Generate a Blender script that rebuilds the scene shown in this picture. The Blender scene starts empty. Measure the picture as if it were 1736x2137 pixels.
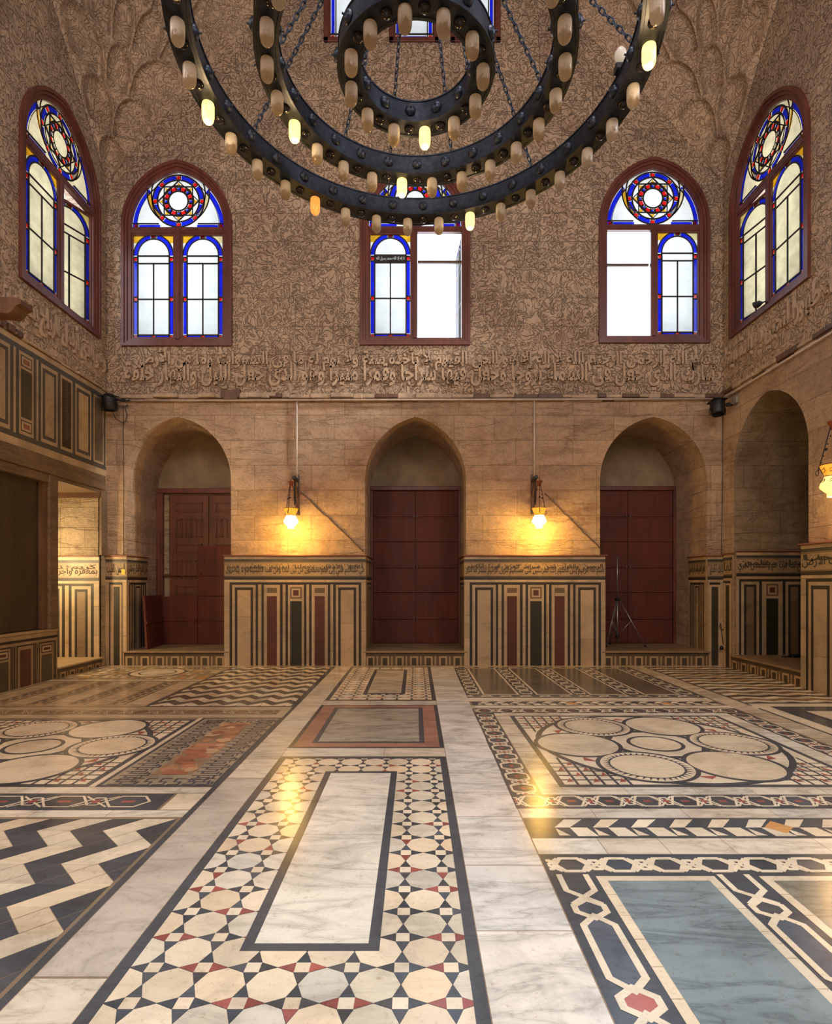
import bpy, math, random
from math import sin, cos, pi, sqrt, radians, atan2, hypot
from mathutils import Vector, Matrix
from mathutils.geometry import tessellate_polygon
random.seed(7)
S = bpy.context.scene
COL = bpy.context.collection

# ------------------------------------------------------------------ camera, world, exposure
F = 1170.0            # focal length in pixels of the 1736 px wide frame
YB = 10.324           # distance to the far wall
P = YB / F            # metres per pixel on the far wall
XL, XR = -5.70, 5.66  # side walls
YF = -1.05            # wall behind the camera
ZTOP = 14.6
NICHE = 1.30
YN = YB + NICHE
def bx(px): return (px - 868) * P
def bz(py): return 1.5 + (1218 - py) * P

cam = bpy.data.objects.new('camera', bpy.data.cameras.new('camera'))
COL.objects.link(cam)
cam.location = (0, 0, 1.5); cam.rotation_euler = (pi / 2, 0, 0)
cam.data.sensor_fit = 'HORIZONTAL'; cam.data.sensor_width = 36
cam.data.lens = 36 * F / 1736; cam.data.shift_y = 149.5 / 1736
cam.data.clip_start = .05
S.camera = cam
S.view_settings.view_transform = 'Standard'; S.view_settings.look = 'None'
S.view_settings.exposure = 0.0; S.view_settings.gamma = 1
S.view_settings.use_curve_mapping = False
S.cycles.use_denoising = True
S.cycles.max_bounces = 7; S.cycles.diffuse_bounces = 4; S.cycles.glossy_bounces = 3
S.cycles.transparent_max_bounces = 12; S.cycles.transmission_bounces = 4
S.cycles.sample_clamp_indirect = 4; S.cycles.caustics_reflective = False; S.cycles.caustics_refractive = False

W = bpy.data.worlds.new('sky'); S.world = W; W.use_nodes = True
wn = W.node_tree; bg = wn.nodes['Background']
tc = wn.nodes.new('ShaderNodeTexCoord'); sx = wn.nodes.new('ShaderNodeSeparateXYZ')
wr = wn.nodes.new('ShaderNodeValToRGB')
wn.links.new(tc.outputs['Generated'], sx.inputs[0]); wn.links.new(sx.outputs['Z'], wr.inputs[0])
wr.color_ramp.elements[0].position = 0; wr.color_ramp.elements[0].color = (.86, .92, 1, 1)
wr.color_ramp.elements[1].position = .9; wr.color_ramp.elements[1].color = (.55, .74, 1, 1)
wn.links.new(wr.outputs[0], bg.inputs[0])
SKY = 7.0
bg.inputs[1].default_value = SKY

def light(kind, name, loc, energy, color, size=.1, rot=(0, 0, 0), size_y=None, portal=False, spread=None):
    l = bpy.data.lights.new(name, kind); l.energy = energy; l.color = color
    if kind == 'AREA':
        l.size = size
        if size_y: l.shape = 'RECTANGLE'; l.size_y = size_y
        if portal: l.cycles.is_portal = True
        if spread: l.spread = spread
    else:
        l.shadow_soft_size = size
    o = bpy.data.objects.new(name, l); o.location = loc; o.rotation_euler = rot
    COL.objects.link(o); return o

WARM = (1, .62, .25); AMBER = (1, .50, .12)
# added overhead fill, standing in for dome daylight, brightens the near floor
light('AREA', 'overhead_fill', (.8, 1.2, 14.3), 215, (.82, .91, 1), 3.5, (0, 0, 0), 3.5, spread=radians(56))
# added fill lights on the rear wall, in place of windows not built
for x_ in (-4.4, 0, 4.4):
    light('AREA', 'rear_wall_fill', (x_, YF + .12, 7.6), 245, (1, .86, .78), 1.7, (radians(92), 0, 0), 3.0)
# added fill lights on the side walls; no windows open there
light('AREA', 'side_wall_fill', (XL + .12, 3.4, 7.6), 110, (1, .90, .86), 3.0, (0, radians(-80), 0), 1.7)
light('AREA', 'side_wall_fill', (XR - .12, 3.4, 7.6), 200, (.90, .90, 1), 3.0, (0, radians(80), 0), 1.7)

# spot lamp added inside the right wall to brighten the left niche jamb
def spot(name, a, b, energy, color, ang_, r=.3):
    o = light('SPOT', name, a, energy, color, r); o.data.spot_size = radians(ang_); o.data.spot_blend = .7
    o.rotation_euler = (Vector(b) - Vector(a)).to_track_quat('-Z', 'Y').to_euler()
spot('window_beam', (XR - .25, 8.7, 7.9), (XL + .35, YB + .75, 3.0), 3200, (1, .93, .84), 15)

# ------------------------------------------------------------------ small helpers
def tag(o, label=None, cat=None, group=None, kind=None):
    if label: o['label'] = label
    if cat: o['category'] = cat
    if group: o['group'] = group
    if kind: o['kind'] = kind
    return o
def empty(name, loc=(0, 0, 0), rz=0, parent=None):
    o = bpy.data.objects.new(name, None); COL.objects.link(o); o.empty_display_size = .1
    o.location = loc; o.rotation_euler = (0, 0, rz)
    if parent: o.parent = parent
    return o
def copy_tree(o, parent=None):
    c = o.copy(); COL.objects.link(c)
    if parent: c.parent = parent
    for ch in [k for k in bpy.data.objects if k.parent == o]: copy_tree(ch, c)
    return c

class MB:
    """collects polygons with a material slot and a stone colour for each face"""
    def __init__(s, M=None): s.v = []; s.f = []; s.m = []; s.c = []; s.M = M; s.sm = []
    def face(s, pts, col=(.5, .5, .5, 0), m=0, smooth=False):
        n = len(s.v)
        for p in pts: s.v.append(tuple(s.M @ Vector(p)) if s.M else tuple(p))
        s.f.append(tuple(range(n, n + len(pts)))); s.m.append(m); s.c.append(col); s.sm.append(smooth)
    def mesh(s, vs, fs, m=0, col=(.5, .5, .5, 0), smooth=False):
        n = len(s.v)
        for p in vs: s.v.append(tuple(s.M @ Vector(p)) if s.M else tuple(p))
        for f in fs: s.f.append(tuple(i + n for i in f)); s.m.append(m); s.c.append(col); s.sm.append(smooth)
    def box(s, a, b, m=0, col=(.5, .5, .5, 0), bev=0):
        x0, y0, z0 = a; x1, y1, z1 = b
        if x0 > x1: x0, x1 = x1, x0
        if y0 > y1: y0, y1 = y1, y0
        if z0 > z1: z0, z1 = z1, z0
        if bev:
            e = min(bev, (x1 - x0) / 3, (y1 - y0) / 3, (z1 - z0) / 3)
            vs = []
            for sx_, X, xi in ((0, x0, x0 + e), (1, x1, x1 - e)):
                for Y, yi in ((y0, y0 + e), (y1, y1 - e)):
                    for Z, zi in ((z0, z0 + e), (z1, z1 - e)):
                        vs += [(X, yi, zi), (xi, Y, zi), (xi, yi, Z)]
            idx = lambda i, j, k, a_: ((i * 2 + j) * 2 + k) * 3 + a_
            fs = []
            for i in (0, 1): fs.append([idx(i, 0, 0, 0), idx(i, 1, 0, 0), idx(i, 1, 1, 0), idx(i, 0, 1, 0)])
            for j in (0, 1): fs.append([idx(0, j, 0, 1), idx(1, j, 0, 1), idx(1, j, 1, 1), idx(0, j, 1, 1)])
            for k in (0, 1): fs.append([idx(0, 0, k, 2), idx(1, 0, k, 2), idx(1, 1, k, 2), idx(0, 1, k, 2)])
            for j in (0, 1):
                for k in (0, 1): fs.append([idx(0, j, k, 1), idx(1, j, k, 1), idx(1, j, k, 2), idx(0, j, k, 2)])
            for i in (0, 1):
                for k in (0, 1): fs.append([idx(i, 0, k, 0), idx(i, 1, k, 0), idx(i, 1, k, 2), idx(i, 0, k, 2)])
                for j in (0, 1): fs.append([idx(i, j, 0, 0), idx(i, j, 1, 0), idx(i, j, 1, 1), idx(i, j, 0, 1)])
                for j in (0, 1):
                    for k in (0, 1): fs.append([idx(i, j, k, 0), idx(i, j, k, 1), idx(i, j, k, 2)])
            s.mesh(vs, fs, m, col); return
        vs = [(x, y, z) for x in (x0, x1) for y in (y0, y1) for z in (z0, z1)]
        s.mesh(vs, [(0, 1, 3, 2), (4, 6, 7, 5), (0, 4, 5, 1), (2, 3, 7, 6), (0, 2, 6, 4), (1, 5, 7, 3)], m, col)
    def bar(s, a, b, w, h=None, m=0, col=(.5, .5, .5, 0), up=(0, 0, 1)):
        a = Vector(a); b = Vector(b); d = (b - a)
        if d.length < 1e-6: return
        d.normalize(); u = Vector(up)
        if abs(d.dot(u)) > .95: u = Vector((1, 0, 0)) if abs(d.x) < .9 else Vector((0, 1, 0))
        sd = d.cross(u).normalized(); u = sd.cross(d); h = h or w
        vs = [p + sd * (i * w / 2) + u * (j * h / 2) for p in (a, b) for i, j in ((-1, -1), (1, -1), (1, 1), (-1, 1))]
        s.mesh(vs, [(0, 3, 2, 1), (4, 5, 6, 7), (0, 1, 5, 4), (1, 2, 6, 5), (2, 3, 7, 6), (3, 0, 4, 7)], m, col)
    def tube(s, pts, r, n=10, m=0, col=(.5, .5, .5, 0), cap=True):
        pts = [Vector(p) for p in pts]; rs = r if isinstance(r, (list, tuple)) else [r] * len(pts)
        vs = []; prev = None
        for i, p in enumerate(pts):
            d = (pts[min(i + 1, len(pts) - 1)] - pts[max(i - 1, 0)]).normalized()
            if prev is None:
                u = Vector((0, 0, 1)) if abs(d.z) < .9 else Vector((1, 0, 0))
                a = d.cross(u).normalized()
            else: a = (prev - d * prev.dot(d)).normalized()
            prev = a; b = d.cross(a)
            vs += [p + (a * cos(2 * pi * k / n) + b * sin(2 * pi * k / n)) * rs[i] for k in range(n)]
        fs = [(i * n + k, i * n + (k + 1) % n, (i + 1) * n + (k + 1) % n, (i + 1) * n + k) for i in range(len(pts) - 1) for k in range(n)]
        if cap: fs += [tuple(range(n))[::-1], tuple((len(pts) - 1) * n + k for k in range(n))]
        s.mesh(vs, fs, m, col, True)
    def lathe(s, prof, n=24, m=0, c=(0, 0, 0), col=(.5, .5, .5, 0), mats=None, smooth=True):
        vs = [(c[0] + r * cos(2 * pi * k / n), c[1] + r * sin(2 * pi * k / n), c[2] + z) for r, z in prof for k in range(n)]
        for i in range(len(prof) - 1):
            fs = [(i * n + k, i * n + (k + 1) % n, (i + 1) * n + (k + 1) % n, (i + 1) * n + k) for k in range(n)]
            s.mesh(vs if i == 0 else [], [tuple(j + (0 if i == 0 else -len(vs)) for j in f) for f in fs], mats[i] if mats else m, col, smooth)
    def build(s, name, mats, parent=None, weld=False):
        me = bpy.data.meshes.new(name); me.from_pydata(s.v, [], s.f)
        for mt in (mats if isinstance(mats, (list, tuple)) else [mats]): me.materials.append(mt)
        me.polygons.foreach_set('material_index', s.m)
        me.polygons.foreach_set('use_smooth', s.sm)
        ca = me.color_attributes.new('Col', 'FLOAT_COLOR', 'CORNER')
        d = []
        for f, c in zip(s.f, s.c): d += list(c) * len(f)
        ca.data.foreach_set('color', d)
        me.update()
        o = bpy.data.objects.new(name, me); COL.objects.link(o)
        if parent: o.parent = parent
        return o

# ------------------------------------------------------------------ materials
def mat(name):
    m = bpy.data.materials.new(name); m.use_nodes = True
    nt = m.node_tree; b = nt.nodes['Principled BSDF']
    return m, nt, b
def N(nt, t, **k):
    n = nt.nodes.new('ShaderNode' + t)
    for a, v in k.items():
        if a in ('operation', 'blend_type', 'data_type', 'attribute_name', 'feature', 'wave_type', 'bands_direction', 'noise_dimensions', 'distance', 'use_clamp', 'interpolation_type'): setattr(n, a, v)
        else: n.inputs[a.replace('_', ' ')].default_value = v
    return n
def L(nt, a, b): nt.links.new(a, b)
def ramp(nt, src, stops):
    r = nt.nodes.new('ShaderNodeValToRGB'); L(nt, src, r.inputs[0])
    while len(r.color_ramp.elements) < len(stops): r.color_ramp.elements.new(.5)
    for e, (p, c) in zip(r.color_ramp.elements, stops):
        e.position = p; e.color = c if len(c) == 4 else (*c, 1)
    return r.outputs[0]
def g(v): return (v, v, v, 1)
def mul(nt, a, b, fac=1, mode='MULTIPLY'):
    n = nt.nodes.new('ShaderNodeMix'); n.data_type = 'RGBA'; n.blend_type = mode
    if isinstance(fac, (int, float)): n.inputs[0].default_value = fac
    else: L(nt, fac, n.inputs[0])
    for s_, i in ((a, 6), (b, 7)):
        if isinstance(s_, tuple): n.inputs[i].default_value = s_ if len(s_) == 4 else (*s_, 1)
        else: L(nt, s_, n.inputs[i])
    return n.outputs[2]
def mth(nt, op, a, b=None):
    n = nt.nodes.new('ShaderNodeMath'); n.operation = op
    for s_, i in ((a, 0), (b, 1)):
        if s_ is None: continue
        if isinstance(s_, (int, float)): n.inputs[i].default_value = s_
        else: L(nt, s_, n.inputs[i])
    return n.outputs[0]
def bump(nt, h, b, strength=.5, dist=.02, prev=None):
    n = nt.nodes.new('ShaderNodeBump'); n.inputs['Strength'].default_value = strength; n.inputs['Distance'].default_value = dist
    L(nt, h, n.inputs['Height'])
    if prev: L(nt, prev, n.inputs['Normal'])
    L(nt, n.outputs[0], b.inputs['Normal']); return n.outputs[0]
def pos(nt): return nt.nodes.new('ShaderNodeNewGeometry').outputs['Position']
def noise(nt, vec, scale, detail=4, rough=.55, dist=0):
    n = N(nt, 'TexNoise', Scale=scale, Detail=detail, Roughness=rough, Distortion=dist); L(nt, vec, n.inputs['Vector']); return n.outputs['Fac']
def wallvec(nt, p):
    s_ = nt.nodes.new('ShaderNodeSeparateXYZ'); L(nt, p, s_.inputs[0])
    c = nt.nodes.new('ShaderNodeCombineXYZ'); L(nt, mth(nt, 'ADD', s_.outputs[0], s_.outputs[1]), c.inputs[0]); L(nt, s_.outputs[2], c.inputs[1])
    return c.outputs[0]

def stone_mat(name, rough, vein=1.0, bmp=.15, dirt=.5, patina=(1, 1, 1), spec=.4):
    m, nt, b = mat(name); p = pos(nt)
    at = nt.nodes.new('ShaderNodeAttribute'); at.attribute_name = 'Col'
    c = mul(nt, at.outputs['Color'], patina)
    c = mul(nt, c, ramp(nt, noise(nt, p, 2.3, 6, .65, .6), [(.3, g(.72)), (.5, g(1)), (.75, g(1.12))]))
    st = nt.nodes.new('ShaderNodeMapping'); st.inputs['Scale'].default_value = (1.2, 4.5, 2.0); st.inputs['Rotation'].default_value = (.3, .2, .55); L(nt, p, st.inputs[0])
    v1 = noise(nt, st.outputs[0], 1.15, 5, .55, .7)
    line = ramp(nt, mth(nt, 'ABSOLUTE', mth(nt, 'SUBTRACT', v1, .5)), [(0, g(.55)), (.02, g(.28)), (.09, g(0))])
    c = mul(nt, c, mul(nt, c, (.50, .54, .60)), mth(nt, 'MULTIPLY', mth(nt, 'MULTIPLY', line, at.outputs['Alpha']), vein))
    c = mul(nt, c, ramp(nt, noise(nt, p, 26, 5, .7), [(.28, (.62, .55, .46)), (.42, g(1)), (.7, g(1.05))]), dirt)
    c = mul(nt, c, ramp(nt, noise(nt, p, 90, 2, .6), [(.25, (.5, .42, .35)), (.34, g(1))]), dirt)
    L(nt, c, b.inputs['Base Color'])
    rr = ramp(nt, noise(nt, p, 5, 3, .5), [(.2, g(rough * .92)), (.8, g(min(1, rough * 1.12)))])
    b.inputs['Specular IOR Level'].default_value = spec
    L(nt, rr, b.inputs['Roughness'])
    h = mth(nt, 'ADD', noise(nt, p, 14, 4, .6), mth(nt, 'MULTIPLY', noise(nt, p, 70, 3, .7), .3))
    bump(nt, h, b, bmp, .012)
    return m
M_floor = stone_mat('polished_marble_inlay', .21, 1, .035, .75, (.90, .85, .765), .30)
M_dado = stone_mat('wall_marble_inlay', .48, .7, .25, .8, (.55, .455, .345))

def ashlar(name, base, carved=False, bricks=(1.05, .46), pits=1, cut=1.0):
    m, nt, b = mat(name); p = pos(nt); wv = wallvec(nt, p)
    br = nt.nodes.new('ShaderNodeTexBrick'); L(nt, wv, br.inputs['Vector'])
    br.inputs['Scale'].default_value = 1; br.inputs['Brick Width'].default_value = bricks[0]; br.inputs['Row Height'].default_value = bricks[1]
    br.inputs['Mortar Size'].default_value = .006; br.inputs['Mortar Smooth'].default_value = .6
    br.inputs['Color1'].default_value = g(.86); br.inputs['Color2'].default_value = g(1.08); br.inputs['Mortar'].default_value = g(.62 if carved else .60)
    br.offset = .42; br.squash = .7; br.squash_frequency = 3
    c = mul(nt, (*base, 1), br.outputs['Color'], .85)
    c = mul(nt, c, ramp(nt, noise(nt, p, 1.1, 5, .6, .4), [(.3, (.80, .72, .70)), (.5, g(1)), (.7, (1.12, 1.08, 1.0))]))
    c = mul(nt, c, ramp(nt, noise(nt, p, 7, 6, .7), [(.3, g(.78)), (.6, g(1.05))]))
    joint = br.outputs['Fac']
    if carved:
        # carved arabesque: winding raised tendrils
        w1 = noise(nt, p, 3.6, 1.5, .5, 1.6)
        r1 = mth(nt, 'ABSOLUTE', mth(nt, 'SINE', mth(nt, 'MULTIPLY', w1, 21)))
        w2 = noise(nt, p, 4.6, .5, .5, 1.3)
        r2 = mth(nt, 'ABSOLUTE', mth(nt, 'SINE', mth(nt, 'MULTIPLY', w2, 17)))
        rel = mth(nt, 'MINIMUM', ramp(nt, r1, [(.0, g(0)), (.38, g(1))]), ramp(nt, r2, [(0, g(0)), (.42, g(1))]))
        c = mul(nt, c, ramp(nt, rel, [(0, g(1 - .30 * cut)), (.7, g(1.04))]))
        h = mth(nt, 'ADD', rel, mth(nt, 'MULTIPLY', noise(nt, p, 22, 4, .7), .35))
        h = mth(nt, 'SUBTRACT', h, mth(nt, 'MULTIPLY', joint, .5))
        bump(nt, h, b, .9, .032 * cut)
    else:
        n1 = noise(nt, p, 5, 8, .75)
        pit = ramp(nt, noise(nt, p, 34, 2, .5), [(.28, g(0)), (.38, g(1))])
        c = mul(nt, c, ramp(nt, pit, [(0, g(.7)), (1, g(1))]), .7 * pits)
        st = nt.nodes.new('ShaderNodeMapping'); st.inputs['Scale'].default_value = (1, 1, 4.5); L(nt, p, st.inputs[0])
        ck = mth(nt, 'ABSOLUTE', mth(nt, 'SUBTRACT', noise(nt, st.outputs[0], .8, 6, .6), .5))
        crack = ramp(nt, ck, [(0, g(1)), (.010, g(.7)), (.035, g(0))])
        c = mul(nt, c, (.66, .56, .48), mth(nt, 'MULTIPLY', crack, ramp(nt, noise(nt, p, .9, 2), [(.53, g(0)), (.68, g(.65))])))
        grain = noise(nt, p, 24, 6, .8)
        c = mul(nt, c, ramp(nt, grain, [(.33, (.66, .58, .52)), (.50, g(1)), (.68, (1.22, 1.2, 1.16))]), .6)
        h = mth(nt, 'ADD', mth(nt, 'ADD', mth(nt, 'MULTIPLY', n1, 1.1), mth(nt, 'SUBTRACT', mth(nt, 'MULTIPLY', grain, .7), mth(nt, 'MULTIPLY', crack, .5))), mth(nt, 'MULTIPLY', pit, .22 * pits))
        h = mth(nt, 'ADD', h, mth(nt, 'MULTIPLY', noise(nt, st.outputs[0], 7, 6, .7), .22))
        h = mth(nt, 'SUBTRACT', h, mth(nt, 'MULTIPLY', joint, .55))
        bump(nt, h, b, 1.0, .06)
    L(nt, c, b.inputs['Base Color']); b.inputs['Roughness'].default_value = .82
    return m
M_carved = ashlar('carved_limestone', (.385, .285, .20), True, (1.0, .52))
M_ashlar = ashlar('dressed_limestone', (.64, .46, .315))
M_rough = ashlar('pitted_limestone', (.52, .41, .27), False, (.62, .36), 1)
def plain(name, col, rough=.6, metal=0, nscale=0, amt=.3, bmp=0, spec=None):
    m, nt, b = mat(name); b.inputs['Base Color'].default_value = (*col, 1)
    b.inputs['Roughness'].default_value = rough; b.inputs['Metallic'].default_value = metal
    if spec is not None: b.inputs['Specular IOR Level'].default_value = spec
    if nscale:
        p = pos(nt); n_ = noise(nt, p, nscale, 5, .65)
        L(nt, mul(nt, (*col, 1), ramp(nt, n_, [(.3, g(1 - amt)), (.7, g(1 + amt))])), b.inputs['Base Color'])
        if bmp: bump(nt, n_, b, bmp, .01)
    return m
M_plaster = plain('old_plaster', (.24, .185, .12), .85, 0, 3, .25, .3)
M_relief = plain('raised_letter_stone', (.375, .275, .19), .8, 0, 9, .25, .6)
M_cornice = plain('worn_cornice_stone', (.36, .27, .19), .8, 0, 6, .35, .8)
def wood(name, c1, c2, rough=.5, axis=2, knots=False, carved=0):
    m, nt, b = mat(name); p = pos(nt)
    mp = nt.nodes.new('ShaderNodeMapping'); sc = [14, 14, 14]; sc[axis] = 1.2; mp.inputs['Scale'].default_value = sc; L(nt, p, mp.inputs[0])
    n_ = noise(nt, mp.outputs[0], 1, 5, .6, .6)
    c = ramp(nt, n_, [(.3, c1), (.7, c2)])
    c = mul(nt, c, ramp(nt, noise(nt, p, 1.4, 3), [(.3, g(.75)), (.7, g(1.2))]))
    if knots:
        vo = nt.nodes.new('ShaderNodeTexVoronoi'); vo.inputs['Scale'].default_value = 5.5; L(nt, p, vo.inputs['Vector'])
        c = mul(nt, c, ramp(nt, vo.outputs['Distance'], [(.05, g(.25)), (.10, g(1))]))
    h = n_
    if carved:
        vo = nt.nodes.new('ShaderNodeTexVoronoi'); vo.inputs['Scale'].default_value = carved; vo.feature = 'DISTANCE_TO_EDGE'; L(nt, p, vo.inputs['Vector'])
        k = ramp(nt, vo.outputs['Distance'], [(.02, g(0)), (.12, g(1))])
        c = mul(nt, c, ramp(nt, k, [(0, g(.55)), (1, g(1.15))])); h = k
    L(nt, c, b.inputs['Base Color']); b.inputs['Roughness'].default_value = rough
    bump(nt, h, b, .5 if carved else .2, .01)
    return m
M_door = wood('red_stained_pine', (.058, .0075, .0025), (.115, .016, .005), .68, 2, True)
M_frame = wood('dark_mahogany', (.075, .022, .016), (.15, .044, .032), .38, 2)
M_oldwood = wood('old_brown_wood', (.060, .030, .016), (.12, .060, .032), .55, 2)
M_leaf = wood('carved_brown_leaf', (.075, .020, .008), (.14, .040, .015), .5, 2)
M_screen = wood('carved_dark_screen', (.026, .014, .007), (.050, .028, .013), .55, 2, False, 26)
M_beam = wood('carved_beam', (.10, .062, .036), (.17, .11, .065), .6, 1, False, 34)
M_ledge = wood('red_brown_ledge', (.12, .040, .022), (.2, .07, .04), .5, 0)
M_iron = plain('dark_iron', (.022, .030, .050), .40, .6, 20, .5, .1)
M_black = plain('black_metal', (.008, .009, .013), .45, .3)
M_steel = plain('grey_aluminium', (.30, .30, .29), .35, .8)
M_pipe = plain('painted_conduit', (.52, .44, .38), .45, .1, 12, .2)
M_cable = plain('thin_black_cable', (.03, .022, .018), .7)
M_tancable = plain('clipped_brown_cable', (.10, .065, .035), .8)
M_lead = plain('lead_came', (.020, .014, .014), .6, .2)
M_brass = plain('worn_brass', (.35, .20, .07), .35, .8)
M_copper = plain('copper_cup', (.25, .08, .035), .4, .7)
M_yellow = plain('yellow_sticker', (.75, .50, .05), .6)
M_gbox = plain('grey_plastic', (.22, .22, .18), .5)
M_feather = plain('dark_feathers', (.012, .013, .018), .6)
M_dirt = plain('dark_grout', (.20, .145, .095), .9, 0, 8, .4, .4)
def pane(name, col, tex=.0, gloss=.06):
    m, nt, b = mat(name); nt.nodes.remove(b)
    out = [n for n in nt.nodes if n.type == 'OUTPUT_MATERIAL'][0]
    t = nt.nodes.new('ShaderNodeBsdfTransparent'); gl = nt.nodes.new('ShaderNodeBsdfGlossy'); gl.inputs['Roughness'].default_value = .15
    p = pos(nt)
    L(nt, mul(nt, (*col, 1), ramp(nt, noise(nt, p, 5, 6, .7), [(.3, g(1 - tex)), (.65, g(1 + tex * .3))])), t.inputs['Color'])
    gl.inputs['Color'].default_value = g(.5)
    mx = nt.nodes.new('ShaderNodeMixShader'); mx.inputs[0].default_value = gloss
    L(nt, t.outputs[0], mx.inputs[1]); L(nt, gl.outputs[0], mx.inputs[2]); L(nt, mx.outputs[0], out.inputs[0])
    return m
def frosted(name, col, tex):
    m, nt, b = mat(name); nt.nodes.remove(b)
    out = [n for n in nt.nodes if n.type == 'OUTPUT_MATERIAL'][0]
    t = nt.nodes.new('ShaderNodeBsdfTranslucent')
    L(nt, mul(nt, (*col, 1), ramp(nt, noise(nt, pos(nt), 4, 6, .7), [(.3, g(1 - tex)), (.65, g(1 + tex * .3))])), t.inputs['Color'])
    L(nt, t.outputs[0], out.inputs[0]); return m
M_clear = frosted('pale_cool_glass', (.235, .23, .21), .15)
M_cream = frosted('daylight_cream_glass', (.20, .165, .095), .35)  # cream tint puts the light outside the side windows into the panes
M_blue = pane('blue_glass', (.010, .022, .92), .5)
M_red = pane('red_glass', (.92, .012, .015), .3)
M_yel = pane('yellow_glass', (.98, .52, .03), .4)
M_pyel = pane('pale_yellow_glass', (.98, .82, .42), .3)
def emis(name, col, strength, noise_amt=0):
    m, nt, b = mat(name); b.inputs['Base Color'].default_value = (*col, 1); b.inputs['Roughness'].default_value = .3
    b.inputs['Emission Strength'].default_value = strength
    if noise_amt:
        n_ = noise(nt, pos(nt), 30, 4, .6)
        L(nt, ramp(nt, n_, [(.35, tuple(x * (1 - noise_amt) for x in col)), (.6, col)]), b.inputs['Emission Color'])
    else: b.inputs['Emission Color'].default_value = (*col, 1)
    return m
M_lit = emis('lit_frosted_glass', (1, .64, .20), 2.6, .35)
M_dim = emis('dimly_lit_glass', (1, .45, .10), .7, .5)
M_lampglass = emis('glowing_lamp_bowl', (1, .60, .16), 9, .3)
M_lampneck = emis('glowing_amber_neck', (1, .42, .04), .95, .6)
M_lampneck2 = emis('glowing_painted_bowl', (1, .62, .20), 1.5, .25)
m, nt, b = mat('dusty_unlit_glass'); M_unlit = m
pz = nt.nodes.new('ShaderNodeTexCoord').outputs['Object']
sp = nt.nodes.new('ShaderNodeSeparateXYZ'); L(nt, pz, sp.inputs[0])
dz = mth(nt, 'ADD', mth(nt, 'MULTIPLY', sp.outputs[2], 7.0), mth(nt, 'ADD', .55, mth(nt, 'MULTIPLY', noise(nt, pos(nt), 24, 5, .7), 1.2)))
L(nt, ramp(nt, dz, [(.22, (.13, .085, .05)), (.50, (.78, .78, .76)), (1, (.74, .72, .68))]), b.inputs['Base Color'])
b.inputs['Roughness'].default_value = .22; b.inputs['Subsurface Weight'].default_value = 0
b.inputs['Emission Color'].default_value = (.55, .5, .42, 1); b.inputs['Emission Strength'].default_value = 0
tr = nt.nodes.new('ShaderNodeBsdfTranslucent'); tr.inputs[0].default_value = (.85, .78, .66, 1)
mx = nt.nodes.new('ShaderNodeMixShader'); mx.inputs[0].default_value = .55
out = [n for n in nt.nodes if n.type == 'OUTPUT_MATERIAL'][0]
L(nt, b.outputs[0], mx.inputs[1]); L(nt, tr.outputs[0], mx.inputs[2]); L(nt, mx.outputs[0], out.inputs[0])
M_dome = plain('dark_glass_dome', (.012, .010, .012), .12, .2)

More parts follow.
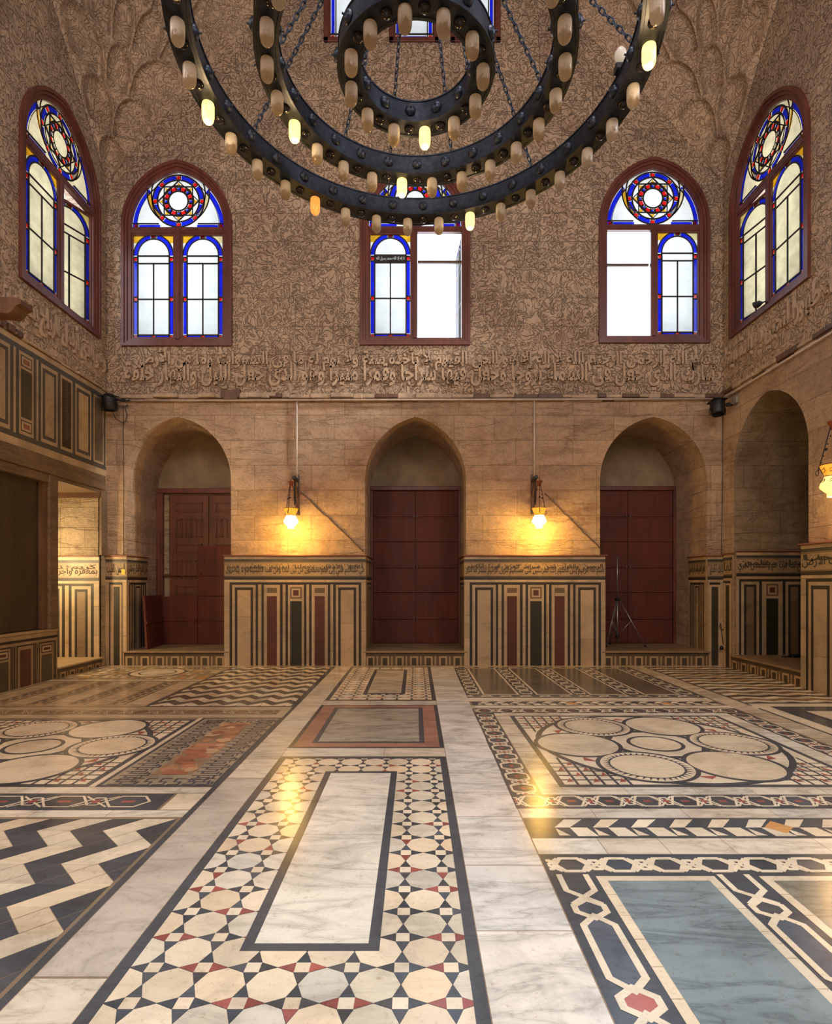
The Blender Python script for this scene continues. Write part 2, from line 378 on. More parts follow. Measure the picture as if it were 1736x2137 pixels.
# ------------------------------------------------------------------ stone colours and inlay drawing
CREAM = (.66, .585, .47, .35); CREAM2 = (.70, .62, .50, .25); SLAB = (.68, .64, .57, .8); SLATE = (.078, .086, .104, .25)
REDS = (.32, .105, .095, .2); ROSE = (.36, .20, .155, .5); BLUES = (.21, .265, .30, .8); GREYS = (.27, .24, .20, .8)
BROWN = (.20, .155, .115, .5); DARK = (.045, .045, .050, .3); PORPH = (.14, .05, .045, .3); ORANGE = (.62, .34, .14, .4)
def jit(c, a=.10):
    k = 1 + random.uniform(-a, a); t = random.uniform(-a, a) * .35
    return (c[0] * k * (1 + t), c[1] * k, c[2] * k * (1 - t), c[3])
class Plane2:
    """draws flat stone pieces on a plane; u, v are metres on the plane"""
    def __init__(s, mb, o, u, v, n, step=.0006): s.mb = mb; s.o = Vector(o); s.u = Vector(u); s.v = Vector(v); s.n = Vector(n); s.step = step; s.clip = None
    def P(s, p, l): return s.o + s.u * p[0] + s.v * p[1] + s.n * (l * s.step)
    def poly(s, pts, col, l=1, j=.10):
        if s.clip:
            pts = clip(pts, *s.clip)
            if len(pts) < 3: return
        l += random.uniform(0, .3)
        s.mb.face([s.P(p, l) for p in pts], jit(col, j))
    def rect(s, a, b, c, d, col, l=1, j=.10):
        if c - a > 1e-4 and d - b > 1e-4: s.poly([(a, b), (c, b), (c, d), (a, d)], col, l, j)
    def frame(s, a, b, c, d, w, col, l=1, sides='lrtb', j=.10):
        A, B, C, D = (a, b), (c, b), (c, d), (a, d); a2, b2, c2, d2 = (a + w, b + w), (c - w, b + w), (c - w, d - w), (a + w, d - w)
        if 'b' not in sides: a2 = (a + w, b); b2 = (c - w, b)
        if 'b' in sides: s.poly([A, B, b2, a2], col, l, j)
        if 'r' in sides: s.poly([B, C, c2, b2], col, l, j)
        if 't' in sides: s.poly([C, D, d2, c2], col, l, j)
        if 'l' in sides: s.poly([D, A, a2, d2], col, l, j)
    def slabs(s, a, b, c, d, col, l=1, n=.6, axis=None, gap=.004, j=.12):
        ax = axis if axis is not None else (0 if c - a > d - b else 1)
        t = a if ax == 0 else b; e = c if ax == 0 else d
        while t < e - 1e-4:
            q = min(e, t + n * random.uniform(.6, 1.4))
            if e - q < n * .35: q = e
            if ax == 0: s.rect(t + gap / 2, b, q - gap / 2, d, col, l, j)
            else: s.rect(a, t + gap / 2, c, q - gap / 2, col, l, j)
            t = q
    def stroke(s, pts, w, col, l=1, closed=False, j=.06):
        n = len(pts); h = w / 2
        L_, R_ = [], []
        for i in range(n):
            p = pts[i]; a = pts[(i - 1) % n] if (closed or i > 0) else None; b_ = pts[(i + 1) % n] if (closed or i < n - 1) else None
            d1 = _dir(a, p) if a else None; d2 = _dir(p, b_) if b_ else None
            if d1 is None: d1 = d2
            if d2 is None: d2 = d1
            nx, ny = -(d1[1] + d2[1]), d1[0] + d2[0]; q = hypot(nx, ny) or 1; nx /= q; ny /= q
            k = h / max(.35, nx * -d1[1] + ny * d1[0])
            L_.append((p[0] + nx * k, p[1] + ny * k)); R_.append((p[0] - nx * k, p[1] - ny * k))
        for i in range(n if closed else n - 1):
            k = (i + 1) % n; s.poly([L_[i], L_[k], R_[k], R_[i]], col, l, j)
    def disc(s, cx, cy, r, col, l=1, n=48, j=.08): s.poly([(cx + r * cos(2 * pi * k / n), cy + r * sin(2 * pi * k / n)) for k in range(n)], col, l, j)
    def ring(s, cx, cy, r0, r1, col, l=1, n=48, a0=0, a1=2 * pi, j=.05):
        for k in range(n):
            a = a0 + (a1 - a0) * k / n; b_ = a0 + (a1 - a0) * (k + 1) / n
            s.poly([(cx + r0 * cos(a), cy + r0 * sin(a)), (cx + r1 * cos(a), cy + r1 * sin(a)), (cx + r1 * cos(b_), cy + r1 * sin(b_)), (cx + r0 * cos(b_), cy + r0 * sin(b_))], col, l, j)
def _dir(a, b):
    d = (b[0] - a[0], b[1] - a[1]); q = hypot(*d) or 1; return (d[0] / q, d[1] / q)
def clip(pts, x0, y0, x1, y1):
    for ax, lim, sg in ((0, x0, 1), (0, x1, -1), (1, y0, 1), (1, y1, -1)):
        out_ = []
        for i in range(len(pts)):
            a = pts[i - 1]; b_ = pts[i]; fa = (a[ax] - lim) * sg; fb = (b_[ax] - lim) * sg
            if (fa < 0) != (fb < 0):
                t = fa / (fa - fb); out_.append((a[0] + t * (b_[0] - a[0]), a[1] + t * (b_[1] - a[1])))
            if fb >= 0: out_.append(b_)
        pts = out_
        if not pts: return []
    return pts

# ------------------------------------------------------------------ arabic lettering
AR = {}
for ch, c0, nf in [('ء', 0xFE80, 1), ('آ', 0xFE81, 2), ('أ', 0xFE83, 2), ('ؤ', 0xFE85, 2), ('إ', 0xFE87, 2), ('ئ', 0xFE89, 4), ('ا', 0xFE8D, 2), ('ب', 0xFE8F, 4), ('ة', 0xFE93, 2), ('ت', 0xFE95, 4), ('ث', 0xFE99, 4), ('ج', 0xFE9D, 4), ('ح', 0xFEA1, 4), ('خ', 0xFEA5, 4), ('د', 0xFEA9, 2), ('ذ', 0xFEAB, 2), ('ر', 0xFEAD, 2), ('ز', 0xFEAF, 2), ('س', 0xFEB1, 4), ('ش', 0xFEB5, 4), ('ص', 0xFEB9, 4), ('ض', 0xFEBD, 4), ('ط', 0xFEC1, 4), ('ظ', 0xFEC5, 4), ('ع', 0xFEC9, 4), ('غ', 0xFECD, 4), ('ف', 0xFED1, 4), ('ق', 0xFED5, 4), ('ك', 0xFED9, 4), ('ل', 0xFEDD, 4), ('م', 0xFEE1, 4), ('ن', 0xFEE5, 4), ('ه', 0xFEE9, 4), ('و', 0xFEED, 2), ('ى', 0xFEEF, 2), ('ي', 0xFEF1, 4)]:
    AR[ch] = (c0, nf)
def shape(t):
    t = t.replace('لآ', '\x01').replace('لأ', '\x02').replace('لإ', '\x03').replace('لا', '\x04')
    lig = {'\x01': 0xFEF5, '\x02': 0xFEF7, '\x03': 0xFEF9, '\x04': 0xFEFB}; o = []
    join = lambda c, side: (c in AR and (AR[c][1] == 4 if side == 'n' else AR[c][1] >= 2)) or (side == 'p' and c in lig)
    for i, c in enumerate(t):
        pj = i > 0 and t[i - 1] in AR and AR[t[i - 1]][1] == 4
        nj = i + 1 < len(t) and join(t[i + 1], 'p')
        if c in lig: o.append(chr(lig[c] + (1 if pj else 0)))
        elif c in AR:
            c0, nf = AR[c]
            k = (3 if pj and nj else 1 if pj else 2 if nj else 0) if nf == 4 else (1 if pj and nf == 2 else 0)
            o.append(chr(c0 + k))
        else: o.append(c)
    return ''.join(reversed(o))
def lettering(name, text, origin, uax, vax, width, height, material, parent, depth=.002, raw=False, bold=0, resolution=2):
    """text as a mesh, fitted to a width x height box whose lower left corner is origin"""
    cu = bpy.data.curves.new(name, 'FONT'); cu.body = text if raw else shape(text); cu.resolution_u = resolution
    cu.extrude = depth; cu.offset = bold
    o = bpy.data.objects.new(name, cu); COL.objects.link(o)
    me = bpy.data.meshes.new_from_object(o.evaluated_get(bpy.context.evaluated_depsgraph_get()))
    bpy.data.objects.remove(o); bpy.data.curves.remove(cu)
    xs = [v.co.x for v in me.vertices]; ys = [v.co.y for v in me.vertices]
    if not xs: return None
    x0, x1, y0, y1 = min(xs), max(xs), min(ys), max(ys)
    uax = Vector(uax); vax = Vector(vax); nn = uax.cross(vax); org = Vector(origin)
    for v in me.vertices:
        c = v.co; v.co = org + uax * ((c.x - x0) / (x1 - x0) * width) + vax * ((c.y - y0) / (y1 - y0) * height) + nn * (c.z + depth)
    me.materials.clear(); me.materials.append(material)
    ob = bpy.data.objects.new(name, me); COL.objects.link(ob)
    if parent: ob.parent = parent
    return ob
M_ink = plain('engraved_black_letters', (.030, .024, .018), .8)
M_inkgold = plain('engraved_letters_brown', (.10, .07, .04), .8)

# ------------------------------------------------------------------ FLOOR
fm = MB()
fm.box((XL - .1, YF - .1, -.15), (XR + .1, YB + .1, 0), 0, (.26, .20, .145, 0))
fp = Plane2(fm, (0, 0, 0), (1, 0, 0), (0, 1, 0), (0, 0, 1), .0005)

def octostar(x0, y0, x1, y1, px_, py_, ox, oy):
    fp.clip = (x0, y0, x1, y1)
    fp.rect(x0, y0, x1, y1, (.30, .24, .18, 0), 1)
    s_ = px_ * .148; q = py_ * .148
    i0 = int((x0 - ox) / px_) - 1; i1 = int((x1 - ox) / px_) + 2; j0 = int((y0 - oy) / py_) - 1; j1 = int((y1 - oy) / py_) + 2
    for i in range(i0, i1):
        for j in range(j0, j1):
            cx, cy = ox + i * px_, oy + j * py_; e = .0015
            a, b_ = px_ / 2 - e, py_ / 2 - e; sa, sb = px_ / 2 - s_ - e, py_ / 2 - q - e
            fp.poly([(cx + a, cy), (cx + sa, cy + sb), (cx, cy + b_), (cx - sa, cy + sb), (cx - a, cy), (cx - sa, cy - sb), (cx, cy - b_), (cx + sa, cy - sb)], random.choice([CREAM2, CREAM2, (.62, .57, .47, .4), (.70, .59, .45, .3), (.64, .61, .55, .5)]), 2, .11)
            vx, vy = cx + px_ / 2, cy + py_ / 2
            fp.rect(vx - s_, vy - q, vx + s_, vy + q, CREAM2, 3)
            rv = random.random(); rh = (i + j) % 2 == 0
            for k, (tx, ty) in enumerate(((1, 0), (-1, 0), (0, 1), (0, -1))):
                red = (rh and k < 2 and rv < .5) or random.random() < .05
                c = REDS if red else SLATE
                if tx: pts = [(vx + tx * s_, vy - q), (vx + tx * s_, vy + q), (vx + tx * (px_ / 2 - e), vy)]
                else: pts = [(vx - s_, vy + ty * q), (vx + s_, vy + ty * q), (vx, vy + ty * (py_ / 2 - e))]
                fp.poly(pts, c, 3, .25)
    fp.clip = None
def zigzag(x0, y0, x1, y1, axis, period, amp, thick, cols, tile=True):
    """stripes that zigzag along the given axis"""
    fp.clip = (x0, y0, x1, y1)
    a0, a1, b0, b1 = (x0, x1, y0, y1) if axis == 0 else (y0, y1, x0, x1)
    b = b0 - amp * 2; k = 0
    while b < b1 + amp:
        a = a0 - period; up = 0
        while a < a1:
            h = period / 2; lo, hi = (b, b + amp) if up % 2 == 0 else (b + amp, b)
            e = .002; ea = 0 if axis == 1 else e
            q = [(a + ea, lo + e), (a + h - ea, hi + e), (a + h - ea, hi + thick - e), (a + ea, lo + thick - e)]
            fp.poly([p if axis == 0 else (p[1], p[0]) for p in q], cols[k % len(cols)], 2, .15 if axis else .22)
            if axis == 1:
                j_ = [(a + h, hi), (a + h + thick / 2, hi + thick / 2)] if up % 2 == 0 else [(a + h, hi + thick), (a + h - thick / 2, hi + thick / 2)]
                fp.stroke([(p[1], p[0]) for p in j_], .004, (.20, .15, .11, 0), 3)
            a += h; up += 1
        b += thick; k += 1
    fp.clip = None
def straps(x0, y0, x1, y1, axis, unit, base=SLATE, line=CREAM2, accent=REDS, sw=.016, edge=.012, core=SLATE, phase=0):
    """interlaced hexagons running along a band"""
    fp.rect(x0, y0, x1, y1, base, 2, .05)
    w = (y1 - y0) if axis == 0 else (x1 - x0); a0, a1 = (x0, x1) if axis == 0 else (y0, y1); b0 = y0 if axis == 0 else x0
    T = (lambda p: p) if axis == 0 else (lambda p: (p[1], p[0]))
    fp.clip = (x0, y0, x1, y1)
    m_ = edge + sw / 2; lo, hi, md = b0 + m_, b0 + w - m_, b0 + w / 2; k = .18 * unit
    n = max(1, round((a1 - a0) / unit)); unit = (a1 - a0) / n; k = min(.26 * unit, w * .55)
    for i in range(n):
        a = a0 + i * unit; A, B = a + k * .62, a + unit - k * .62
        hexa = [(A, md), (A + k * .6, lo), (B - k * .6, lo), (B, md), (B - k * .6, hi), (A + k * .6, hi)]
        fp.poly([T(p) for p in hexa], core, 3, .2)
        if accent: fp.rect(*sum((T(q) for q in ((A + k * .9, md - w * .07), (B - k * .9, md + w * .07))), ()), accent, 4)
        fp.stroke([T(p) for p in hexa], sw, line, 6, True)
        for sg in (1,):
            c = a
            sm = [(c - k * .62, md), (c - k * .25, lo + w * .12), (c + k * .25, lo + w * .12), (c + k * .62, md), (c + k * .25, hi - w * .12), (c - k * .25, hi - w * .12)]
            if accent: fp.poly([T(p) for p in [(c - k * .34, md), (c, md - w * .16), (c + k * .34, md), (c, md + w * .16)]], accent, 5)
            fp.stroke([T(p) for p in sm], sw, line, 5, True)
            fp.stroke([T(p) for p in [(c - k, lo), (c + k, hi)]], sw * .9, line, 4); fp.stroke([T(p) for p in [(c - k, hi), (c + k, lo)]], sw * .9, line, 4)
    fp.clip = None
def chevrons(x0, y0, x1, y1, p, flip=1):
    fp.rect(x0, y0, x1, y1, SLATE, 2, .04)
    b0, b1 = y0 + .012, y1 - .012; h = b1 - b0; md = (b0 + b1) / 2; a = x0 + .05
    fp.clip = (x0 + .03, b0, x1, b1); k = 0
    while a < x1:
        s_ = p * .62
        fp.poly([(a, md), (a + s_ * .62, b1), (a + s_ * .62 + p * .48, b1), (a + p * .40, md)], CREAM2, 3)
        fp.poly([(a + p * .40, md), (a + s_ * .62 + p * .10, b0), (a + s_ * .62 + p * .62, b0), (a + p * .85, md)], CREAM2, 3)
        fp.poly([(a + p * .02, b0 + h * .04), (a + p * .30, b0 + h * .04), (a + p * .02, md - h * .04)], CREAM2, 3)
        if k % 6 == 5: fp.poly([(a + p * .5, md + h * .02), (a + p * .9, b1 - h * .1), (a + p * 1.25, md), (a + p * .85, b0 + h * .15)], ORANGE, 4)
        a += p; k += 1
    fp.clip = None
def circles(cx, cy, half, rr, rh):
    x0, y0, x1, y1 = cx - half[0], cy - half[1], cx + half[0], cy + half[1]
    fp.rect(x0, y0, x1, y1, SLATE, 2, .03)
    w = .05; fp.rect(x0 + w, y0 + w, x1 - w, y1 - w, CREAM2, 3)
    R = min(half) - w * .4
    # strap work in the four corners
    fp.clip = (x0 + w, y0 + w, x1 - w, y1 - w)
    for sx_ in (-1, 1):
        for sy_ in (-1, 1):
            for k in range(5):
                d = .10 + k * .10; X = cx + sx_ * (half[0] - w); Y = cy + sy_ * (half[1] - w)
                fp.stroke([(X - sx_ * d, Y), (X - sx_ * d, Y - sy_ * (.75 - d)), ], .022, SLATE, 4)
                fp.stroke([(X, Y - sy_ * d), (X - sx_ * (.75 - d), Y - sy_ * d)], .022, SLATE, 4)
                for t in range(4):
                    q = .05 + t * .13
                    if q + d < .8 and (k + t) % 2 == 0:
                        fp.poly([(X - sx_ * (d - .07), Y - sy_ * q), (X - sx_ * (d - .015), Y - sy_ * (q + .01)), (X - sx_ * (d - .03), Y - sy_ * (q + .09))], REDS, 5)
    fp.clip = None
    fp.disc(cx, cy, R, SLATE, 6); fp.disc(cx, cy, R - .055, CREAM2, 7)
    for k in range(6):
        a = pi / 3 * k + .03; X, Y = cx + rh * cos(a), cy + rh * sin(a)
        fp.disc(X, Y, rr + .055, SLATE, 8)
        if k % 2 == 1 or False: pass
        if k in (0, 2, 4):
            fp.disc(X, Y, rr + .018, CREAM2, 9)
            for t in range(40):
                b_ = 2 * pi * t / 40; c_ = b_ + 2 * pi / 40; r0, r1 = rr - .045, rr + .012
                fp.poly([(X + r0 * cos(b_), Y + r0 * sin(b_)), (X + r1 * cos(b_), Y + r1 * sin(b_)), (X + r0 * cos((b_ + c_) / 2), Y + r0 * sin((b_ + c_) / 2))], SLATE, 10, .1)
            fp.ring(X, Y, rr - .062, rr - .045, SLATE, 10); fp.disc(X, Y, rr - .062, CREAM, 11)
        else:
            fp.disc(X, Y, rr + .015, CREAM, 9)
        # kites between the circles
        b_ = a + pi / 6
        for q, sz, cc in ((rh * .56, .085, SLATE), (rh * 1.24, .08, REDS)):
            u = (cos(b_), sin(b_)); v = (-u[1], u[0]); qx, qy = cx + u[0] * q, cy + u[1] * q
            fp.poly([(qx + u[0] * sz * .6, qy + u[1] * sz * .6), (qx - u[0] * sz * .3 + v[0] * sz, qy - u[1] * sz * .3 + v[1] * sz), (qx - u[0] * sz * .3 - v[0] * sz, qy - u[1] * sz * .3 - v[1] * sz)], cc, 8)
    fp.ring(cx, cy, rh - rr - .17, rh - rr - .135, SLATE, 9); fp.disc(cx, cy, rh - rr - .17, CREAM, 9)

# margins around the whole pavement
fp.slabs(XL, YF, XR, 1.0, SLAB, 1, .9); fp.slabs(XL, 10.12, XR, YB, (.50, .42, .32, .6), 1, .8)
# centre: octagon panel around a long white slab
fp.rect(-1.17, 1.0, .258, 4.86, SLATE, 1)
octostar(-1.115, 1.0, .205, 4.80, .1935, .187, -.5398, 2.096)
fp.rect(-.72, 2.288, -.15, 4.477, SLATE, 5, 0); fp.slabs(-.672, 2.332, -.198, 4.43, (.72, .71, .66, .8), 6, 1.05, 1, .003, .03)
# middle slab column right, left
fp.slabs(.262, 1.0, .674, 10.12, (.68, .67, .66, .9), 1, .48, 1, .006, .07)
fp.rect(-1.456, 2.14, -1.173, 4.31, (.56, .51, .46, .5), 1); fp.slabs(-1.456, 1.0, -1.173, 2.13, SLAB, 1, .8, 1)
fp.slabs(-1.456, 4.32, -1.173, 10.12, (.62, .56, .47, .7), 1, .62, 1)
fp.rect(-1.50, 1.0, -1.46, 10.12, SLATE, 1)
fp.slabs(-1.17, 4.87, .258, 5.11, SLAB, 1, .8)
# rose bordered panel
fp.rect(-1.17, 5.12, .258, 6.92, SLATE, 1); fp.rect(-1.13, 5.15, .218, 6.89, ROSE, 2, .02)
fp.frame(-.98, 5.27, .08, 6.77, .05, SLATE, 3); fp.slabs(-.93, 5.32, .03, 6.72, (.40, .375, .33, 1), 4, .3, 1, .001, .10)
fp.slabs(-1.17, 6.93, .258, 7.18, SLAB, 1, .7)
# far octagon panel
fp.rect(-1.17, 7.19, .258, 10.12, SLATE, 1)
octostar(-1.115, 7.24, .205, 10.07, .1935, .187, -.5398, 7.30)
fp.rect(-.72, 7.60, -.15, 9.75, SLATE, 5, 0); fp.slabs(-.665, 7.66, -.205, 9.69, (.58, .51, .42, 1), 6, 1.05, 1, .003, .03)
# left field, near zigzag
fp.rect(XL, 1.0, -1.50, 3.60, (.24, .19, .14, 0), 1)
zigzag(XL, 1.0, -1.52, 3.57, 1, .40, .20, .20, [SLATE, CREAM])
fp.slabs(XL, 3.60, -1.50, 3.71, SLAB, 1, .55)
fp.rect(XL, 3.71, -1.72, 4.0, SLATE, 1)
straps(XL, 3.735, -1.76, 3.975, 0, .46, SLATE, CREAM2, REDS, .016, .02, SLATE); fp.rect(-1.70, 3.72, -1.50, 4.0, CREAM2, 2)
fp.slabs(XL, 4.01, -1.50, 4.13, SLAB, 1, .6)
# red breccia panel with fretwork
fp.rect(-2.37, 4.14, -1.49, 6.26, SLATE, 1)
fp.frame(-2.34, 4.17, -1.52, 6.23, .28, (.33, .28, .22, .4), 2)
for k in range(21):
    y = 4.19 + k * .095
    for xa, xb in ((-2.325, -2.10), (-1.76, -1.535)):
        dx = xb - xa; r_ = k % 2
        fp.stroke([(xa + .01, y), (xa + dx * (.72 if r_ else 1), y), (xa + dx * (.72 if r_ else 1), y + .05), (xa + dx * .3, y + .05), (xa + dx * .3, y + .085)], .018, SLATE, 3)
        fp.stroke([(xa + dx * .85, y + .03), (xa + dx * .85, y + .09)], .016, SLATE, 3)
for k in range(7):
    x = -2.30 + k * .11
    for yy in (4.18, 6.02):
        fp.stroke([(x, yy), (x + .08, yy), (x + .08, yy + .06), (x + .03, yy + .06), (x + .03, yy + .13), (x + .1, yy + .13)], .018, SLATE, 3)
fp.rect(-2.08, 4.40, -1.76, 6.03, (.30, .22, .15, 0), 4)
for k in range(70):                                        # broken red pieces
    x = random.uniform(-2.05, -1.79); y = random.uniform(4.43, 6.0); r_ = random.uniform(.03, .10); n_ = random.randint(5, 7)
    fp.clip = (-2.08, 4.40, -1.76, 6.03)
    a0 = random.random() * 6
    fp.poly([(x + r_ * random.uniform(.7, 1.2) * cos(a0 + 2 * pi * q / n_), y + r_ * random.uniform(.7, 1.2) * sin(a0 + 2 * pi * q / n_)) for q in range(n_)], random.choice([(.40, .20, .13, .5), (.46, .26, .16, .5), (.33, .15, .10, .5), (.52, .36, .23, .4)]), 5 + k % 5, .15)
    fp.clip = None
fp.rect(-2.42, 4.14, -2.375, 6.26, CREAM2, 1)
circles(-3.52, 5.16, (1.10, 1.02), .335, .72)
fp.slabs(XL, 4.14, -4.64, 6.26, SLAB, 1, .6, 1); straps(-5.1, 4.16, -4.85, 6.24, 1, .42)
# knot border above
fp.rect(XL, 6.27, -1.50, 6.80, (.52, .44, .33, .5), 1)
straps(XL, 6.42, -1.60, 6.66, 0, .30, (.22, .18, .14, .3), (.50, .42, .31, .2), (.34, .18, .12, .2), .014, .02, (.22, .17, .12, .2))
# far left zigzag
fp.rect(-3.30, 6.84, -1.50, 10.12, SLATE, 1)
zigzag(-3.27, 6.87, -1.53, 10.10, 0, .30, .15, .17, [(.13, .115, .10, .3), CREAM])
# striped marble panels far left
fp.rect(XL, 6.84, -3.32, 8.62, (.44, .36, .26, .5), 1)
for k in range(5):
    x = -5.6 + k * .50
    fp.rect(x, 6.95, x + .26, 8.55, (.56, .47, .35, .7), 2)
    for q in range(9): fp.rect(x + .31, 6.97 + q * .175, x + .35, 7.09 + q * .175, (.14, .12, .10, .2), 2); fp.rect(x + .38, 7.04 + q * .175, x + .42, 7.16 + q * .175, (.14, .12, .10, .2), 2)
    fp.rect(x - .03, 6.95, x - .015, 8.55, SLATE, 2); fp.rect(x + .275, 6.95, x + .29, 8.55, SLATE, 2)
fp.slabs(XL, 8.64, -3.32, 8.76, SLAB, 1, .5)
fp.rect(XL, 8.78, -3.32, 10.12, (.33, .26, .18, .2), 1)
for i in range(15):
    for j_ in range(9):
        x = XL + .02 + i * .157; y = 8.80 + j_ * .145
        fp.rect(x + .01, y + .01, x + random.choice([.07, .11, .14]), y + random.choice([.05, .09, .13]), random.choice([CREAM, ORANGE, SLAB, (.30, .17, .12, .2), CREAM2, GREYS]), 2, .2)
fp.disc(-4.35, 9.45, .46, SLATE, 4); fp.disc(-4.35, 9.45, .42, CREAM2, 5); fp.ring(-4.35, 9.45, .27, .30, SLATE, 6); fp.disc(-4.35, 9.45, .26, (.72, .66, .58, .5), 6)
# right field, near blue panels
fp.rect(.68, 1.0, XR, 3.105, SLATE, 1)
for k in range(6):
    x0 = .92 + k * .835; x1 = x0 + .607
    c = [BLUES, (.24, .23, .20, .8)][k % 2]
    fp.rect(x0, 1.0, x1, 2.872, CREAM2, 3, 0)
    fp.frame(x0, .9, x1, 2.872, .045, (.64, .57, .46, .2), 4, 'lrt')
    for q in range(11): fp.rect(x0, 1.0 + q * .17, x0 + .045, 1.003 + q * .17, (.3, .22, .15, 0), 5); fp.rect(x1 - .045, 1.05 + q * .17, x1, 1.053 + q * .17, (.3, .22, .15, 0), 5)
    fp.rect(x0 + .047, 1.0, x1 - .047, 2.825, c, 5, .03)
straps(.70, 2.895, 5.55, 3.08, 0, .25, SLATE, CREAM2, None, .026, .012)
for k in range(6):
    xa = .70 + k * .835 - (0 if k == 0 else .008); xb = xa + .208
    yy = 2.87; i = 0
    fp.clip = (xa, 1.0, xb, 2.89); md = (xa + xb) / 2; lo, hi = xa + .035, xb - .035
    fp.stroke([(lo, 2.90), (lo, 2.74), (hi, 2.62)], .03, CREAM2, 4); fp.stroke([(hi, 2.90), (hi, 2.74), (lo, 2.62)], .03, CREAM2, 4)
    y = 2.66
    while y > .8:
        hx = [(md, y), (hi, y - .05), (hi, y - .10), (md, y - .15), (lo, y - .10), (lo, y - .05)]
        fp.poly(hx, REDS if i % 3 == 1 and k % 2 == 0 else SLATE, 3, .2); fp.stroke(hx, .03, CREAM2, 4, True)
        y -= .13
        hx = [(md, y), (hi, y - .07), (hi, y - .40), (md, y - .47), (lo, y - .40), (lo, y - .07)]
        fp.poly(hx, (.10, .12, .16, .4), 3, .2); fp.stroke(hx, .03, CREAM2, 5, True)
        y -= .45; i += 1
    fp.clip = None
fp.slabs(.68, 3.11, XR, 3.30, SLAB, 1, .42)
fp.rect(.68, 3.305, XR, 3.585, SLATE, 1); chevrons(.80, 3.315, XR, 3.575, .235)
fp.slabs(.68, 3.59, XR, 3.735, (.60, .565, .52, 1), 1, .55)
# square panel of circles with knot border
fp.rect(.67, 3.74, 3.82, 6.73, SLATE, 1)
straps(.68, 3.75, 3.81, 3.975, 0, .27, SLATE, CREAM2, REDS, .017, .016)
straps(.68, 6.50, 3.81, 6.72, 0, .27, SLATE, CREAM2, REDS, .017, .016)
straps(.68, 3.98, .89, 6.49, 1, .25, SLATE, CREAM2, REDS, .017, .012)
straps(3.60, 3.98, 3.81, 6.49, 1, .25, SLATE, CREAM2, REDS, .017, .012)
fp.rect(.895, 3.98, 3.595, 6.495, (.30, .24, .18, 0), 1.5)
fp.slabs(.90, 3.985, 3.59, 4.125, (.62, .59, .53, 1), 3, .55); fp.slabs(.90, 6.37, 3.59, 6.49, SLAB, 3, .55)
fp.slabs(.90, 4.13, 1.06, 6.365, (.60, .55, .47, 1), 3, .5, 1); fp.slabs(3.42, 4.13, 3.59, 6.365, SLAB, 3, .5, 1)
circles(2.24, 5.248, (1.18, 1.118), .345, .735)
fp.slabs(.67, 6.75, XR, 6.89, SLAB, 1, .6)
fp.rect(.70, 6.90, 3.80, 7.13, SLATE, 1); chevrons(.72, 6.905, 3.78, 7.125, .20)
fp.slabs(.67, 7.14, 3.80, 7.36, SLAB, 1, .6)
# far dark panels
fp.rect(.67, 7.37, 3.82, 10.12, SLATE, 1)
straps(.68, 7.39, 3.81, 7.56, 0, .27, SLATE, CREAM, None, .018, .012); straps(.68, 9.93, 3.81, 10.10, 0, .27, SLATE, CREAM, None, .018, .012)
for k in range(5):
    xa = .685 + k * .725
    straps(xa, 7.58, xa + .20, 9.92, 1, .30, SLATE, CREAM, None, .02, .012)
    if k < 4:
        fp.frame(xa + .215, 7.57, xa + .712, 9.92, .03, CREAM, 3); fp.rect(xa + .245, 7.60, xa + .682, 9.89, (.135, .12, .10, .6), 4)
# far right column, field of steps and nested slabs
fp.slabs(3.84, 1.0, 4.10, 10.12, (.56, .49, .40, 1), 1, .6, 1)
fp.rect(4.11, 7.05, XR, 10.12, SLATE, 1)
zigzag(4.14, 7.08, XR - .03, 10.10, 0, .42, .075, .115, [(.085, .07, .06, .2), CREAM, (.24, .17, .11, .3), CREAM])
fp.rect(4.11, 3.74, XR, 7.03, SLATE, 1)
for w_, c in ((.03, CREAM2), (.20, SLATE), (.23, SLAB), (.42, SLATE), (.46, CREAM2)):
    fp.rect(4.11 + w_, 3.74 + w_, XR - w_ * .6, 7.03 - w_, c, 2 + int(w_ * 20), .03)
floor = tag(fm.build('floor', [M_floor]), kind='structure')

# ------------------------------------------------------------------ WALLS
def arch_path(cx, w, z0, zs, rise, n=14):
    """left foot, up, pointed arch, down to the right foot; w = half width"""
    e = max(1e-4, (rise * rise - w * w) / (2 * w)); R = w + e
    ah = atan2(rise, e); pts = [(cx - w, z0)]
    for k in range(n + 1):
        a = ah * k / n; pts.append((cx + e - R * cos(a), zs + R * sin(a)))
    for k in range(n - 1, -1, -1):
        a = ah * k / n; pts.append((cx - e + R * cos(a), zs + R * sin(a)))
    pts.append((cx + w, z0)); return pts
def sheet(mb, outer, holes, T, m=0):
    loops = [[Vector((p[0], p[1], 0)) for p in outer]] + [[Vector((p[0], p[1], 0)) for p in h] for h in holes]
    flat = [p for l in loops for p in l]
    mb.mesh([T(p.x, p.y, 0) for p in flat], [tuple(t) for t in tessellate_polygon(loops)], m)
def sweep(mb, path, T, d0, d1, m=0, closed=False, smooth=True):
    n = len(path); vs = [T(p[0], p[1], d) for d in (d0, d1) for p in path]
    mb.mesh(vs, [(i, (i + 1) % n, n + (i + 1) % n, n + i) for i in range(n if closed else n - 1)], m, smooth=False)
T_back = lambda u, v, d: (u, YB + d, v)
T_left = lambda u, v, d: (XL - d, u, v)
T_right = lambda u, v, d: (XR + d, u, v)

